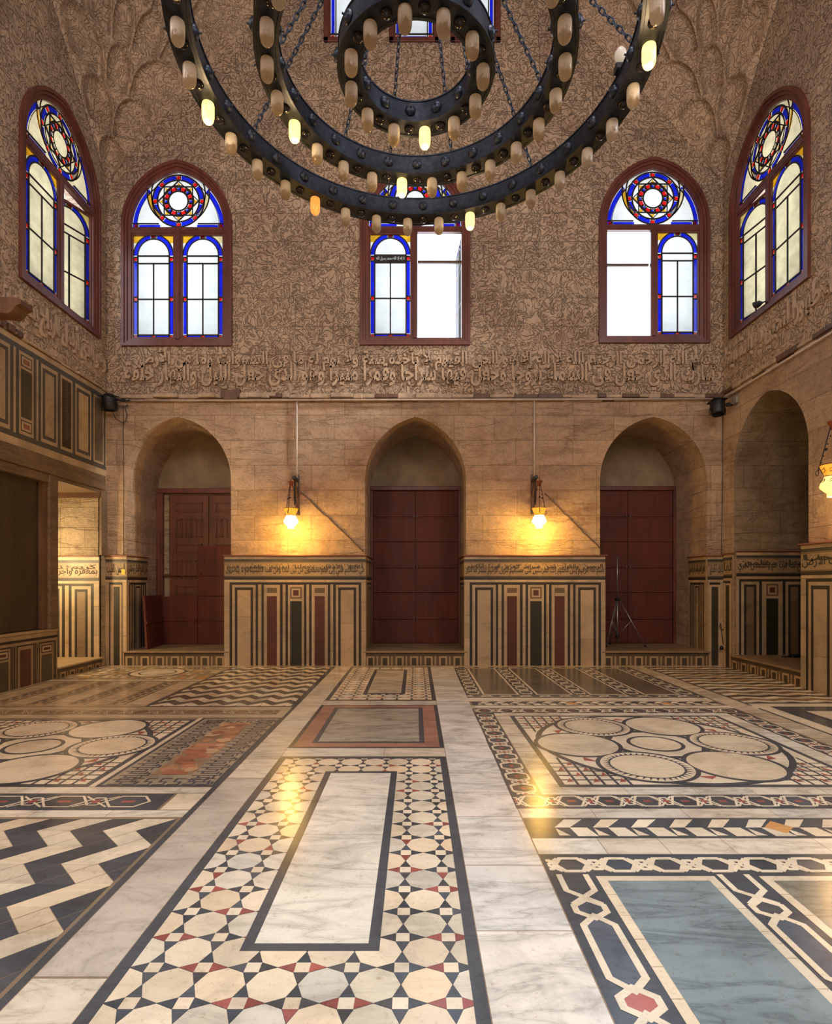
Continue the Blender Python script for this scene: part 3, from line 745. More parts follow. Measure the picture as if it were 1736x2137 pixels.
NW = bx(482) - bx(262)                                   # niche width
niches = [(bx(372), .97), (bx(867), .93), (bx(1363.5), .985)]
wb = MB(); ZC = bz(828)
nh = [arch_path(c, w, .003, bz(1002), bz(870) - bz(1002)) for c, w in niches]
sheet(wb, [(XL - .01, 0), (XR + .01, 0), (XR + .01, ZC), (XL - .01, ZC)], nh, T_back, 1)
WIN = [(bx(370), bz(723)), (bx(866), bz(721)), (bx(1364), bz(717))]     # centre, sill
def win_hole(c, z): return arch_path(c, .965, z + .05, z + 2.20, 1.125, 10)
upw = []
for cx_, in ((bx(728),), (bx(864),), (bx(992),)): upw.append([(cx_ - .40, 11.52), (cx_ + .40, 11.52), (cx_ + .40, 13.1), (cx_ - .40, 13.1)])
sheet(wb, [(XL - .01, ZC), (XR + .01, ZC), (XR + .01, ZTOP), (XL - .01, ZTOP)], [win_hole(*w) for w in WIN] + upw, T_back, 0)
for c, z in WIN:
    h = win_hole(c, z); sweep(wb, h, T_back, 0, .55, 1, True)
for h in upw: sweep(wb, h, T_back, 0, .5, 1, True)
for (c, w), h in zip(niches, nh):
    sweep(wb, h, T_back, 0, NICHE, 1)
    wb.box((c - w - .02, YN + .02, 0), (c + w + .02, YN + .06, 3.46), 3)
    wb.mesh([T_back(p[0], p[1], NICHE) for p in h], [tuple(range(len(h)))], 2)
wall_back = tag(wb.build('wall_back', [M_carved, M_ashlar, M_plaster, M_rough]), kind='structure')

def side_windows(T): pass
wl = MB(); WY = [9.055]
sheet(wl, [(YF, ZC + .02), (YB + .01, ZC + .02), (YB + .01, ZTOP), (YF, ZTOP)], [win_hole(y, bz(720)) for y in WY], T_left, 0)
for y in WY: sweep(wl, win_hole(y, bz(720)), T_left, 0, .55, 1, True)
# deep doorway at the end of the left wall
OY0, OY1 = 8.92, 10.15
wl.box((-7.3, OY1 + .0, -.05), (XL, OY1 + .15, 3.6), 2)                     # far jamb
wl.box((-7.45, OY0 - .2, -.05), (-7.3, OY1 + .2, 3.6), 2)
wl.box((-7.3, OY0 - .15, -.05), (XL - .06, OY0, 3.6), 2)
wl.box((-7.3, YF, 3.2), (XL - .2, OY0, 3.45), 1)
wl.box((XL - .30, YF, 0), (XL - .22, OY0 - .12, 3.3), 1)                   # masonry behind the screens
wl.box((XL - .05, OY1 + .0, 0), (XL - .001, YB + .02, ZC + .03), 1)
wall_left = tag(wl.build('wall_left', [M_carved, M_ashlar, M_rough]), kind='structure')

wrr = MB()
rn = arch_path(9.03, .945, .003, 3.50, 1.10)
sheet(wrr, [(YF, 0), (YB + .01, 0), (YB + .01, ZC + .02), (YF, ZC + .02)], [rn], T_right, 1)
sheet(wrr, [(YF, ZC + .02), (YB + .01, ZC + .02), (YB + .01, ZTOP), (YF, ZTOP)], [win_hole(y, bz(720)) for y in WY], T_right, 0)
for y in WY: sweep(wrr, win_hole(y, bz(720)), T_right, 0, .55, 1, True)
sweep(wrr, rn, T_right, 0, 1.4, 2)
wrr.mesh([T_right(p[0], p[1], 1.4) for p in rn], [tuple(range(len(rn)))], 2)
wall_right = tag(wrr.build('wall_right', [M_carved, M_ashlar, ashlar('dark_niche_limestone', (.40, .30, .20), False, (.7, .40))]), kind='structure')  # niche lined with a darker brown limestone
wf = MB(); wf.box((XL - .1, YF - .2, 0), (XR + .1, YF, ZTOP)); tag(wf.build('wall_front', [M_ashlar]), kind='structure')
ce = MB(); ce.box((XL - .1, YF - .2, ZTOP), (XR + .1, YB + .1, ZTOP + .2)); tag(ce.build('ceiling', [M_ashlar]), kind='structure')

# corner muqarnas pendentives: tiers of pointed niches
def pendentive(sgn):
    mb = MB(); X0 = XL if sgn < 0 else XR; NU, NV = 150, 190; z0, z1 = 8.95, ZTOP
    th = .66
    def S_(t, z):
        q = (z - z0); d = .08 + .80 * q + .04 * q * q
        a = Vector((X0 - sgn * 0, YB - d, z)); b = Vector((X0 - sgn * d, YB, z)); c = Vector((X0, YB, z))
        p = a.lerp(b, t); k = .80 * (1 - abs(2 * t - 1) ** 2.2)        # stays near the corner in the middle
        p = p.lerp(c, k * .52)
        nrm = (Vector((-sgn, -1, -.75))).normalized()
        tier = int(q / th); v = q / th - tier; n = tier + 1 + (tier > 2)
        off = 0
        u = (t * n + off); ui = int(u); w_ = (u - ui) * 2 - 1
        # pointed arch outline within the cell
        half = .90 if v < .38 else .90 * sqrt(max(0, 1 - ((v - .38) / .58) ** 1.7)) if v < .96 else 0
        edge = half - abs(w_)
        rel = 0
        if edge > 0:
            m_ = min(1, edge / .30); rel -= .12 * (1 - (1 - m_) ** 2) * (1 - .35 * v)
            if .0 < edge < .07: rel += .03
            in2 = half * .62 - abs(w_); 
            if 0 < in2 < .05 and v > .15: rel += .012
        else:
            rel += .012
            if edge > -.13: rel += .045
        corb = .05 * v * v
        fade = min(1, min(t, 1 - t) * 12)
        return p + nrm * ((rel + corb) * fade + .012)
    vs = [S_(i / NU, z0 + (z1 - z0) * j / NV) for j in range(NV + 1) for i in range(NU + 1)]
    fs = [(j * (NU + 1) + i, j * (NU + 1) + i + 1, (j + 1) * (NU + 1) + i + 1, (j + 1) * (NU + 1) + i) for j in range(NV) for i in range(NU)]
    mb.mesh(vs, fs, 0, smooth=True); return mb
M_muq = ashlar('muqarnas_limestone', (.375, .275, .19), True, (3, 3), 1, .5)
tag(pendentive(-1).build('trim_1', [M_muq]), kind='structure')
tag(pendentive(1).build('trim_2', [M_muq]), kind='structure')

# worn cornice between the arches and the carved wall
cm = MB()
def ledge_run(T, a, b, z, h, d):
    t = a
    while t < b - .01:
        q = min(b, t + random.uniform(.12, .5)); k = random.uniform(.5, 1.1)
        p0 = T(t, z + random.uniform(-.012, .012), -.002); p1 = T(q, z + h + random.uniform(-.014, .014), -d * k)
        cm.box(p0, p1, random.choice([0, 0, 0, 1]) if h > .04 else 0, bev=.01); t = q
ledge_run(T_back, XL, XR, bz(832), .075, .075); ledge_run(T_back, XL, XR, bz(838), .045, .035)
ledge_run(T_right, YF, YB, 4.955, .075, .07); ledge_run(T_right, YF, YB, 4.90, .05, .03)
ledge_run(T_left, 7.9, YB, 5.03, .035, .05)
cm.box((bx(470), YB - .09, bz(836)), (bx(498), YB - .01, bz(817)), 1)
cm.box((bx(464), YB - .10, bz(832)), (bx(471), YB - .01, bz(814)), 1); cm.box((bx(496), YB - .10, bz(832)), (bx(503), YB - .01, bz(814)), 1)
cm.box((bx(505), YB - .06, bz(828)), (bx(576), YB - .01, bz(821)), 0)
tag(cm.build('trim_3', [M_cornice, M_oldwood]), kind='structure')
lettering('carved_inscription', 'تبارك الذي جعل في السماء بروجا وجعل فيها سراجا وقمرا منيرا وهو الذي جعل الليل والنهار خلفة', (bx(262), YB, bz(816)), (1, 0, 0), (0, 0, 1), bx(1490) - bx(262), .52, M_relief, wall_back, .018, bold=.022)
lettering('carved_inscription', 'بسم الله الرحمن الرحيم الله لا إله إلا هو الحي القيوم لا تأخذه سنة ولا نوم له ما في السموات وما في الأرض', (bx(285), YB, bz(776)), (1, 0, 0), (0, 0, 1), bx(1490) - bx(285), .44, M_relief, wall_back, .018, bold=.022)
lettering('carved_inscription', 'وهو الذي أرسل الرياح بشرا بين يدي رحمته وأنزلنا', (XL, 6.2, 5.25), (0, 1, 0), (0, 0, 1), 4.05, .58, M_relief, wall_left, .018, bold=.022)
lettering('carved_inscription', 'من السماء ماء طهورا لنحيي به بلدة ميتا', (XR, YB - .1, 5.25), (0, -1, 0), (0, 0, 1), 3.9, .55, M_relief, wall_right, .018, bold=.022)

# ------------------------------------------------------------------ WINDOWS
u_ = .001672
def cut_lettering(name, text, A, B, parent):
    """dark painted strip with the letters left clear, in the plane of the far windows"""
    cu = bpy.data.curves.new(name, 'FONT'); cu.body = shape(text); cu.offset = .015; cu.resolution_u = 2
    o = bpy.data.objects.new(name, cu); COL.objects.link(o)
    bpy.context.view_layer.update()
    bpy.ops.object.select_all(action='DESELECT'); o.select_set(True); bpy.context.view_layer.objects.active = o
    bpy.ops.object.convert(target='CURVE'); o = bpy.context.view_layer.objects.active; cv = o.data
    P_ = [bp.co for sp_ in cv.splines for bp in (sp_.bezier_points if sp_.type == 'BEZIER' else sp_.points)]
    x0, x1 = min(p[0] for p in P_), max(p[0] for p in P_); y0, y1 = min(p[1] for p in P_), max(p[1] for p in P_)
    mx, my = (x1 - x0) * .06, (y1 - y0) * .22
    sp_ = cv.splines.new('POLY'); sp_.points.add(3); sp_.use_cyclic_u = True
    for q, (x, y) in zip(sp_.points, ((x0 - mx, y0 - my), (x1 + mx, y0 - my), (x1 + mx, y1 + my), (x0 - mx, y1 + my))): q.co = (x, y, 0, 1)
    cv.dimensions = '2D'; cv.fill_mode = 'BOTH'; cv.extrude = 0
    me = bpy.data.meshes.new_from_object(o.evaluated_get(bpy.context.evaluated_depsgraph_get()))
    bpy.data.objects.remove(o)
    W_, H_ = x1 - x0 + 2 * mx, y1 - y0 + 2 * my
    for v in me.vertices: v.co = Vector((A.x + (v.co.x - x0 + mx) / W_ * (B.x - A.x), A.y - .004, A.z + (v.co.y - y0 + my) / H_ * (B.z - A.z)))
    me.materials.clear(); me.materials.append(M_lead)
    ob = bpy.data.objects.new(name, me); COL.objects.link(ob); ob.parent = parent
def glass_window(name, T, c, z, cool=True, open_left=None, open_right=None, writing=False, bars=()):
    root = empty(name); tag(root, kind='structure'); clear = M_clear if cool else M_cream
    GM = [clear, M_blue, M_red, M_yel, M_pyel, M_lead]
    # moulded frame: nested arch bands
    fr = MB()
    def band(w0, r0, w1, r1, zb0, zb1, d0, d1):
        A = arch_path(c, w0, z + zb0, z + 2.20, r0, 16); B = arch_path(c, w1, z + zb1, z + 2.20, r1, 16); n = len(A)
        va = [T(p[0], p[1], d0) for p in A]; vb = [T(p[0], p[1], d0) for p in B]; vc = [T(p[0], p[1], d1) for p in A]; vd = [T(p[0], p[1], d1) for p in B]
        fr.mesh(va + vb + vc + vd, [f for i in range(n) for f in ((i, (i + 1) % n, n + (i + 1) % n, n + i), (i, (i + 1) % n, 2 * n + (i + 1) % n, 2 * n + i), (n + i, n + (i + 1) % n, 3 * n + (i + 1) % n, 3 * n + i))])
    band(1.015, 1.21, .965, 1.155, 0, .05, -.05, .06)
    band(.970, 1.16, .920, 1.105, .045, .095, -.025, .08)
    band(.925, 1.11, .855, 1.035, .09, .145, .0, .09)
    fr.box(T(c - .86, z + 2.10, .0), T(c + .86, z + 2.205, .09), bev=.01); fr.box(T(c - .85, z + 2.125, -.015), T(c + .85, z + 2.18, .02), bev=.008)
    fr.box(T(c - .045, z + .12, .0), T(c + .045, z + 2.12, .09), bev=.012)
    fr.build('frame', [M_frame], root)
    def glassmesh(draw, nm, par, mats=GM):
        mb = MB(); draw(mb); return mb.build(nm, mats, par)
    # lunette with rosette
    def lun(mb):
        G = lambda pts, m, d: mb.mesh([T(p[0], p[1], d) for p in pts], [tuple(range(len(pts)))], m)
        base = arch_path(c, .87, z + 2.19, z + 2.20, 1.05, 16); G(base, 0, .060)
        cx, cz = c + .002, z + 2080 * u_ - 462 * u_
        def seg(cx, cz, r0, r1, a0, a1, m, d, n=8):
            for k in range(n):
                a = a0 + (a1 - a0) * k / n; b = a0 + (a1 - a0) * (k + 1) / n
                mb.mesh([T(cx + r * cos(t), cz + r * sin(t), d) for r, t in ((r0, a), (r1, a), (r1, b), (r0, b))], [(0, 1, 2, 3)], m)
        for k in range(8):
            a = pi / 8 + k * pi / 4; seg(cx, cz, 232 * u_, 284 * u_, a - .27, a + .27, 1, .055, 6)
        for r in (108, 168, 230, 286):
            seg(cx, cz, (r - 9) * u_, (r + 9) * u_, 0, 2 * pi, 5, .040, 64)
        for k in range(16):
            a = 2 * pi * k / 16 + pi / 2; r = 138 * u_
            if k % 2: seg(cx, cz, 116 * u_, 160 * u_, a - .17, a + .17, 2, .055, 3)
            else:
                G([(cx + r * cos(a) + .024 * cos(t * pi / 4), cz + r * sin(a) + .024 * sin(t * pi / 4)) for t in range(8)], 1, .055)
                seg(cx + r * cos(a), cz + r * sin(a), .024, .043, 0, 2 * pi, 5, .050, 10)
            for s_ in (-.2, .2): mb.bar(T(cx + 113 * u_ * cos(a + s_), cz + 113 * u_ * sin(a + s_), .045), T(cx + 163 * u_ * cos(a + s_), cz + 163 * u_ * sin(a + s_), .045), .013, .012, 5)
        for k in range(8):
            a = pi / 2 + k * pi / 4; t0 = 222 * u_
            tip = (cx + t0 * cos(a), cz + t0 * sin(a))
            for s_ in (-1, 1):
                b = a + s_ * pi * .5
                q = (cx + t0 * cos(b), cz + t0 * sin(b))
                if s_ > 0: mb.bar(T(tip[0], tip[1], .042), T(q[0], q[1], .042), .022, .014, 5)
            rr_ = 172 * u_; wv = .045
            p1 = (cx + rr_ * cos(a) - wv * sin(a), cz + rr_ * sin(a) + wv * cos(a)); p2 = (cx + rr_ * cos(a) + wv * sin(a), cz + rr_ * sin(a) - wv * cos(a))
            G([p1, p2, (cx + 214 * u_ * cos(a), cz + 214 * u_ * sin(a))], 3, .055)
            r = 260 * u_
            dot = [(cx + r * cos(a) + .036 * cos(t * pi / 5), cz + r * sin(a) + .036 * sin(t * pi / 5)) for t in range(10)]
            seg(cx + r * cos(a), cz + r * sin(a), .036, .054, 0, 2 * pi, 5, .046, 12)
            G(dot, 2, .050)
        # crescents either side
        for s_ in (-1, 1):
            a0, a1 = (pi * 1.28, pi * .97) if s_ < 0 else (-.28 * pi, .03 * pi)
            seg(cx, cz + 78 * u_, 302 * u_, 338 * u_, a0, a1, 3 if s_ < 0 else 4, .055, 14)
            a1b = pi * .80 if s_ < 0 else .20 * pi
            for r in (298, 342): seg(cx, cz + 78 * u_, (r - 8) * u_, (r + 8) * u_, a0, a1b, 5, .040, 18)
            # blue along the arch and the foot
            pa = arch_path(c, .845, z + 2.19, z + 2.20, 1.022, 16); pb = arch_path(c, .770, z + 2.19, z + 2.20, .945, 16); pc = arch_path(c, .758, z + 2.19, z + 2.20, .933, 16)
            rng = range(1, 10) if s_ < 0 else range(len(pa) - 11, len(pa) - 2)
            for i in rng:
                mb.mesh([T(p[0], p[1], .055) for p in (pa[i], pa[i + 1], pb[i + 1], pb[i])], [(0, 1, 2, 3)], 1)
                mb.mesh([T(p[0], p[1], .040) for p in (pb[i], pb[i + 1], pc[i + 1], pc[i])], [(0, 1, 2, 3)], 5)
            x0, x1 = sorted((c + s_ * .34, c + s_ * .73))
            G([(x0, z + 2.225), (x1, z + 2.225), (x1, z + 2.275), (x0, z + 2.275)], 1, .055)
            mb.bar(T(c + s_ * .36, z + 2.288, .045), T(c + s_ * .84, z + 2.290, .045), .024, .014, 5)
            q = c + s_ * .79; G([(q - .03, z + 2.222), (q + .03, z + 2.222), (q + .03, z + 2.278), (q - .03, z + 2.278)], 2, .055)
            mb.bar(T(q - s_ * .045, z + 2.21, .045), T(q - s_ * .045, z + 2.29, .045), .016, .014, 5)
            mb.bar(T(cx + s_ * 286 * u_ * .62, cz + 286 * u_ * .8, .045), T(cx + s_ * 345 * u_ * .98, cz + 60 * u_, .045), .012, .012, 5)
    glassmesh(lun, 'rosette_glass', root, GM + [M_red])
    # casements
    for side, ang_ in ((-1, open_left), (1, open_right)):
        hx = c + side * .865                     # hinge line
        ww = .80
        cs = MB(); gm = MB()
        def Tc(u, v, d, side=side, hx=hx, a=ang_ or 0):
            # u measured from the hinge towards the middle, rotated outwards by the angle
            return T(hx - side * (u * cos(a) + d * sin(a) * 0), z + v, .02 + d + u * sin(a))
        def cbox(a, b, m=0, mb=cs):
            vs = [Tc(u, v, d) for u in (a[0], b[0]) for d in (a[2], b[2]) for v in (a[1], b[1])]
            mb.mesh(vs, [(0, 1, 3, 2), (4, 6, 7, 5), (0, 4, 5, 1), (2, 3, 7, 6), (0, 2, 6, 4), (1, 5, 7, 3)], m)
        r_ = .042
        cbox((.005, .14, .0), (r_, 2.10, .045)); cbox((ww - r_ + .02, .14, .0), (ww + .02, 2.10, .045))
        cbox((.005, .14, .001), (ww + .02, .14 + r_, .046)); cbox((.005, 2.10 - r_, .001), (ww + .02, 2.10, .046))
        par = cs.build('casement', [M_frame], root)
        a0, a1 = r_, ww + .02 - r_; cw = (a0 + a1) / 2; hw = (a1 - a0) / 2
        GG = lambda pts, m, d: gm.mesh([Tc(p[0], p[1], d) for p in pts], [tuple(range(len(pts)))], m)
        V = lambda zy: (2080 - zy) * u_
        def RG(X, Z, r0, r1, d, n=12):
            for k in range(n):
                a, b = 2 * pi * k / n, 2 * pi * (k + 1) / n
                GG([(X + r0 * cos(a), Z + r0 * sin(a)), (X + r1 * cos(a), Z + r1 * sin(a)), (X + r1 * cos(b), Z + r1 * sin(b)), (X + r0 * cos(b), Z + r0 * sin(b))], 5, d)
        GG([(a0, V(1995)), (a1, V(1995)), (a1, V(835)), (a0, V(835))], 0, .030)
        # blue arch band, spandrels
        ro, ri = hw, hw - .078; cz = V(1065)
        for k in range(16):
            a, b = pi * k / 16, pi * (k + 1) / 16
            bl = k not in (7, 8)
            ky = (V(835) - cz) / ro
            GG([(cw + ri * cos(a), cz + ri * ky * sin(a)), (cw + ro * cos(a), cz + ro * ky * sin(a)), (cw + ro * cos(b), cz + ro * ky * sin(b)), (cw + ri * cos(b), cz + ri * ky * sin(b))], 1 if bl else 0, .026 if bl else .031)
            for rr_ in (ri, ro):
                GG([(cw + (rr_ - .012) * cos(a), cz + (rr_ - .012) * ky * sin(a)), (cw + (rr_ + .012) * cos(a), cz + (rr_ + .012) * ky * sin(a)), (cw + (rr_ + .012) * cos(b), cz + (rr_ + .012) * ky * sin(b)), (cw + (rr_ - .012) * cos(b), cz + (rr_ - .012) * ky * sin(b))], 5, .018)
            for s_, m_ in ((1, 3), (-1, 3 if (side < 0 or s_2) else 3)) if False else ():
                pass
        for s_ in (-1, 1):
            X = cw + s_ * hw; arc = [(cw + s_ * (ro + .01) * cos(t), cz + (ro + .01) * (V(835) - cz) / ro * sin(t)) for t in [pi * .20 + (pi * .20) * k / 6 for k in range(7)]]
            arc = [(max(a0, min(a1, p[0])), min(V(838), p[1])) for p in arc]
            GG([(X, V(838))] + [(X, arc[0][1])] + arc + [(arc[-1][0], V(838))], 3 if (s_ * side > 0 or side < 0) else 4, .026)
            xa, xb = (a0, a0 + .078) if s_ < 0 else (a1 - .078, a1)
            GG([(xa + .004, V(1935)), (xb - .008, V(1935)), (xb - .008, V(1577)), (xa + .004, V(1577))], 1, .026)
            GG([(xa + .004, V(1523)), (xb - .008, V(1523)), (xb - .008, V(1140)), (xa + .004, V(1140))], 1, .026)
            for zy in (1523, 1577, 1138, 1083): cbox((min(xa, xb), V(zy) - .007, .012), (max(xa, xb), V(zy) + .007, .026), 5, gm)
            q = (xb if s_ < 0 else xa); cbox((q - .013, V(1995), .012), (q + .013, V(1065), .026), 5, gm)
            for zy in (1110, 1550):
                cx_ = (xa + xb) / 2; cy_ = V(zy)
                RG(cx_, cy_, .030, .046, .020)
                GG([(cx_ + .030 * cos(t * pi / 5), cy_ + .032 * sin(t * pi / 5)) for t in range(10)], 6, .014)
        xs = (a0 + .078, a1 - .078)
        for xa_, xb_ in ((a0 + .085, cw - .045), (cw + .045, a1 - .085)):
            GG([(xa_, V(1988)), (xb_, V(1988)), (xb_, V(1950)), (xa_, V(1950))], 1, .0265)
        for zy, hh in ((1072, .026), (1155, .024), (1550, .024), (1945, .024)):
            cbox((xs[0], V(zy) - hh / 2, .012), (xs[1], V(zy) + hh / 2, .026), 5, gm)
        cbox((cw - .012, V(1945), .012), (cw + .012, V(1155), .026), 5, gm)
        for cx_ in (a0 + .04, cw, a1 - .04):
            RG(cx_, V(1968), .030, .044, .020)
            for q in (-.043, .043): cbox((cx_ + q - .006, V(1992), .012), (cx_ + q + .006, V(1945), .026), 5, gm)
            GG([(cx_ + .030 * cos(t * pi / 4 + pi / 8), V(1968) + .030 * sin(t * pi / 4 + pi / 8)) for t in range(8)], 6, .014)
        RG(cw, V(856), .030, .046, .016)
        GG([(cw + .030 * cos(t * pi / 5), V(856) + .030 * sin(t * pi / 5)) for t in range(10)], 6, .012)
        gm.build('stained_glass', GM + [M_red], par)
        if writing and side < 0:
            A = Vector(Tc(xs[0], V(1150), .012)); B = Vector(Tc(xs[1], V(1076), .012))
            cut_lettering('painted_glass_strip', 'لا إله إلا الله محمد رسول الله', A, B, par)
    for (s_, zz) in bars:
        b_ = MB(); b_.box(T(c + s_ * .05, z + zz - .022, .10), T(c + s_ * .86, z + zz + .022, .14)); b_.build('guard_bar', [M_oldwood], root)
    return root
glass_window('window_1', T_back, *WIN[0])
glass_window('window_2', T_back, *WIN[1], open_right=radians(86), writing=True, bars=((1, 1.60),))
glass_window('window_3', T_back, *WIN[2], open_left=radians(86), bars=((-1, 1.51),))
glass_window('window_4', T_left, 9.055, bz(720), cool=False, open_right=radians(24))
glass_window('window_5', T_right, 9.055, bz(720), cool=False, open_right=radians(10))
for c, z in WIN: light('AREA', 'sky_portal', (c, YB + .5, z + 1.7), 0, (1, 1, 1), 1.93, (radians(-90), 0, 0), 3.35, portal=True)
for x_, r_ in ((XL - .5, -90), (XR + .5, 90)): light('AREA', 'sky_portal', (x_, 9.055, bz(720) + 1.7), 0, (1, 1, 1), 3.35, (0, radians(r_), 0), 1.93, portal=True)
# small windows high on the far wall
for i, px_ in enumerate((728, 864, 992)):
    c = bx(px_); z = 11.46; root = tag(empty('window_%d' % (6 + i)), kind='structure')
    fr = MB()
    for a, b in (((-.46, 0), (.46, .085)), ((-.46, 0), (-.37, 1.7)), ((.37, 0), (.46, 1.7)), ((-.46, 1.62), (.46, 1.7))):
        fr.box(T_back(c + a[0], z + a[1], -.04), T_back(c + b[0], z + b[1], .07), bev=.012)
    fr.box(T_back(c - .38, z + .08, .01), T_back(c + .38, z + .12, .08)); fr.box(T_back(c - .38, z + .08, .01), T_back(c - .34, z + 1.65, .08)); fr.box(T_back(c + .34, z + .08, .01), T_back(c + .38, z + 1.65, .08))
    fr.build('frame', [M_frame], root)
    gm = MB(); G = lambda x0, z0, x1, z1, m, d: gm.mesh([T_back(c + x0, z + z0, d), T_back(c + x1, z + z0, d), T_back(c + x1, z + z1, d), T_back(c + x0, z + z1, d)], [(0, 1, 2, 3)], m)
    G(-.36, .1, .36, 1.66, 0, .06)
    for s_ in (-1, 1):
        G(*sorted((s_ * .33, s_ * .27))[:1], .2, sorted((s_ * .33, s_ * .27))[1], 1.6, 1, .055)
        gm.box(T_back(c + s_ * .245 - .01, z + .12, .03), T_back(c + s_ * .245 + .01, z + 1.64, .05), 5)
        G(s_ * .30 - .032, .125, s_ * .30 + .032, .18, 6, .045)
    G(-.22, .125, .22, .175, 1, .055); gm.box(T_back(c - .34, z + .188, .03), T_back(c + .34, z + .205, .05), 5); gm.box(T_back(c - .34, z + .9, .03), T_back(c + .34, z + .92, .05), 5)
    gm.build('stained_glass', [M_clear, M_blue, M_red, M_yel, M_pyel, M_lead, M_red], root)

# ------------------------------------------------------------------ MARBLE DADOS
def P_frame(pl, a, c, zt, zb, wc, wd, inner, dark, l=2):
    """a panel: pale outer frame, dark frame, pale centre; open at the foot"""
    pl.frame(a, zb, c, zt, wc, CREAM, l, 'lrt'); pl.frame(a + wc, zb, c - wc, zt - wc, wd, dark, l, 'lrt')
    pl.slabs(a + wc + wd, zb, c - wc - wd, zt - wc - wd, inner, l, .7, 1, .004)
def dado(pl, W, seq, H, mirror=False, zfoot=0, dark=DARK, top=2.0, text=None, mats=None, parent=None, band=True, letters=M_ink):
    """pl.u spans 0..W, heights along v from the floor; seq = [(weight, kind)]"""
    z = top
    pl.slabs(0, z - .055, W, z - .003, CREAM2, 1, .22, 0); pl.rect(0, z - .105, W, z - .057, SLATE, 1)
    ib, it = z - .375, z - .112
    pl.slabs(0, ib, W, it, (.50, .42, .31, .3), 1, .75, 0)
    pl.rect(0, ib + .006, W, ib + .012, DARK, 2); pl.rect(0, it - .012, W, it - .006, DARK, 2)
    pl.rect(0, ib - .055, W, ib - .003, DARK, 1); pl.slabs(0, ib - .10, W, ib - .058, CREAM2, 1, .22, 0)
    zt = ib - .105
    pl.rect(0, zfoot, W, zt, dark, 1, .02)
    tot = sum(w for w, k in seq); x = 0
    for w, k in seq:
        a, c = x, x + w / tot * W; x = c; pw = c - a
        t_ = zt - .045 if k not in ('c|',) else zt
        if k == 'c': pl.slabs(a, zfoot, c, t_ + .01, CREAM, 2, .42, 1, .004)
        elif k == 'c|': pl.slabs(a, zfoot, c, zt, CREAM, 2, .42, 1, .004)
        elif k == 'd': pass
        elif k == 'P': P_frame(pl, a, c, t_, zfoot, pw * .11, pw * .11, CREAM2, dark)
        elif k == 'p': P_frame(pl, a, c, t_, zfoot, pw * .16, pw * .13, (.30, .26, .21, .6), dark)
        elif k in 'RGD':
            cc = {'R': PORPH, 'G': (.24, .20, .15, .6), 'D': (.05, .052, .045, .6)}[k]
            f = pw * .19; pl.frame(a, zfoot, c, t_, f, CREAM, 2, 'lrt')
            if k != 'D': pl.rect(a + f, t_ - f - .09, c - f, t_ - f, (.22, .18, .13, .8), 3); pl.rect(a + f, t_ - f - .15, c - f, t_ - f - .092, CREAM2, 3); pl.slabs(a + f, zfoot, c - f, t_ - f - .155, cc, 3, .6, 1)
            else: pl.slabs(a + f, zfoot, c - f, t_ - f, cc, 3, .9, 1)
        elif k == 'E':
            f = pw * .14; pl.frame(a, zfoot, c, t_, f, CREAM, 2, 'lrt'); q = pw - 2 * f; y1 = t_ - f
            pl.rect(a + f, y1 - q, c - f, y1, (.20, .15, .10, .3), 3); pl.rect(a + f + q * .12, y1 - q * .88, c - f - q * .12, y1 - q * .12, CREAM2, 4)
            pl.rect(a + f + q * .27, y1 - q * .73, c - f - q * .27, y1 - q * .27, PORPH, 5)
            pl.rect(a + f, y1 - q - .045, c - f, y1 - q, CREAM2, 3); pl.slabs(a + f, zfoot, c - f, y1 - q - .05, (.035, .040, .035, .4), 3, .9, 1)
    if text:
        wd = text.split(); hh = it - ib - .045
        if len(wd) > 5:
            lo_ = ' '.join(w_ for i_, w_ in enumerate(wd) if i_ % 3 != 2); up_ = '  '.join(w_ for i_, w_ in enumerate(wd) if i_ % 3 == 2)
            lettering('inscription', lo_, pl.P((.03, ib + .022), 4), pl.u, pl.v, W - .06, hh * .94, letters, parent, .0008, bold=.012)
            lettering('inscription', up_, pl.P((.05, ib + .022 + hh * .44), 5), pl.u, pl.v, W - .10, hh * .56, letters, parent, .0008, bold=.012)
        else: lettering('inscription', text, pl.P((.03, ib + .025), 4), pl.u, pl.v, W - .06, hh, letters, parent, .0008, bold=.012)
        # small scrolls between the letters
        sc = MB(); q2 = Plane2(sc, pl.o, pl.u, pl.v, pl.n, pl.step); n = int(W / .045)
        for i in range(n):
            x_ = .03 + i * (W - .06) / n; y_ = ib + random.choice([.16, .20, .225]); r_ = random.uniform(.010, .02)
            q2.stroke([(x_ + r_ * cos(t), y_ + r_ * sin(t) * 1.2) for t in [random.random() * 6 + k_ * .9 for k_ in range(5)]], .0045, (.08, .06, .04, 0), 4)
        sc.build('scrollwork', [M_dado], parent)
PIER = [(60, 'c|'), (30, 'd'), (260, 'P'), (27, 'd'), (38, 'c'), (27, 'd'), (178, 'R'), (30, 'd'), (32, 'c'), (27, 'd'), (178, 'E'), (27, 'd'), (30, 'c'), (28, 'd'), (180, 'R'), (28, 'd'), (32, 'c'), (28, 'd'), (255, 'P'), (28, 'd'), (50, 'c|')]
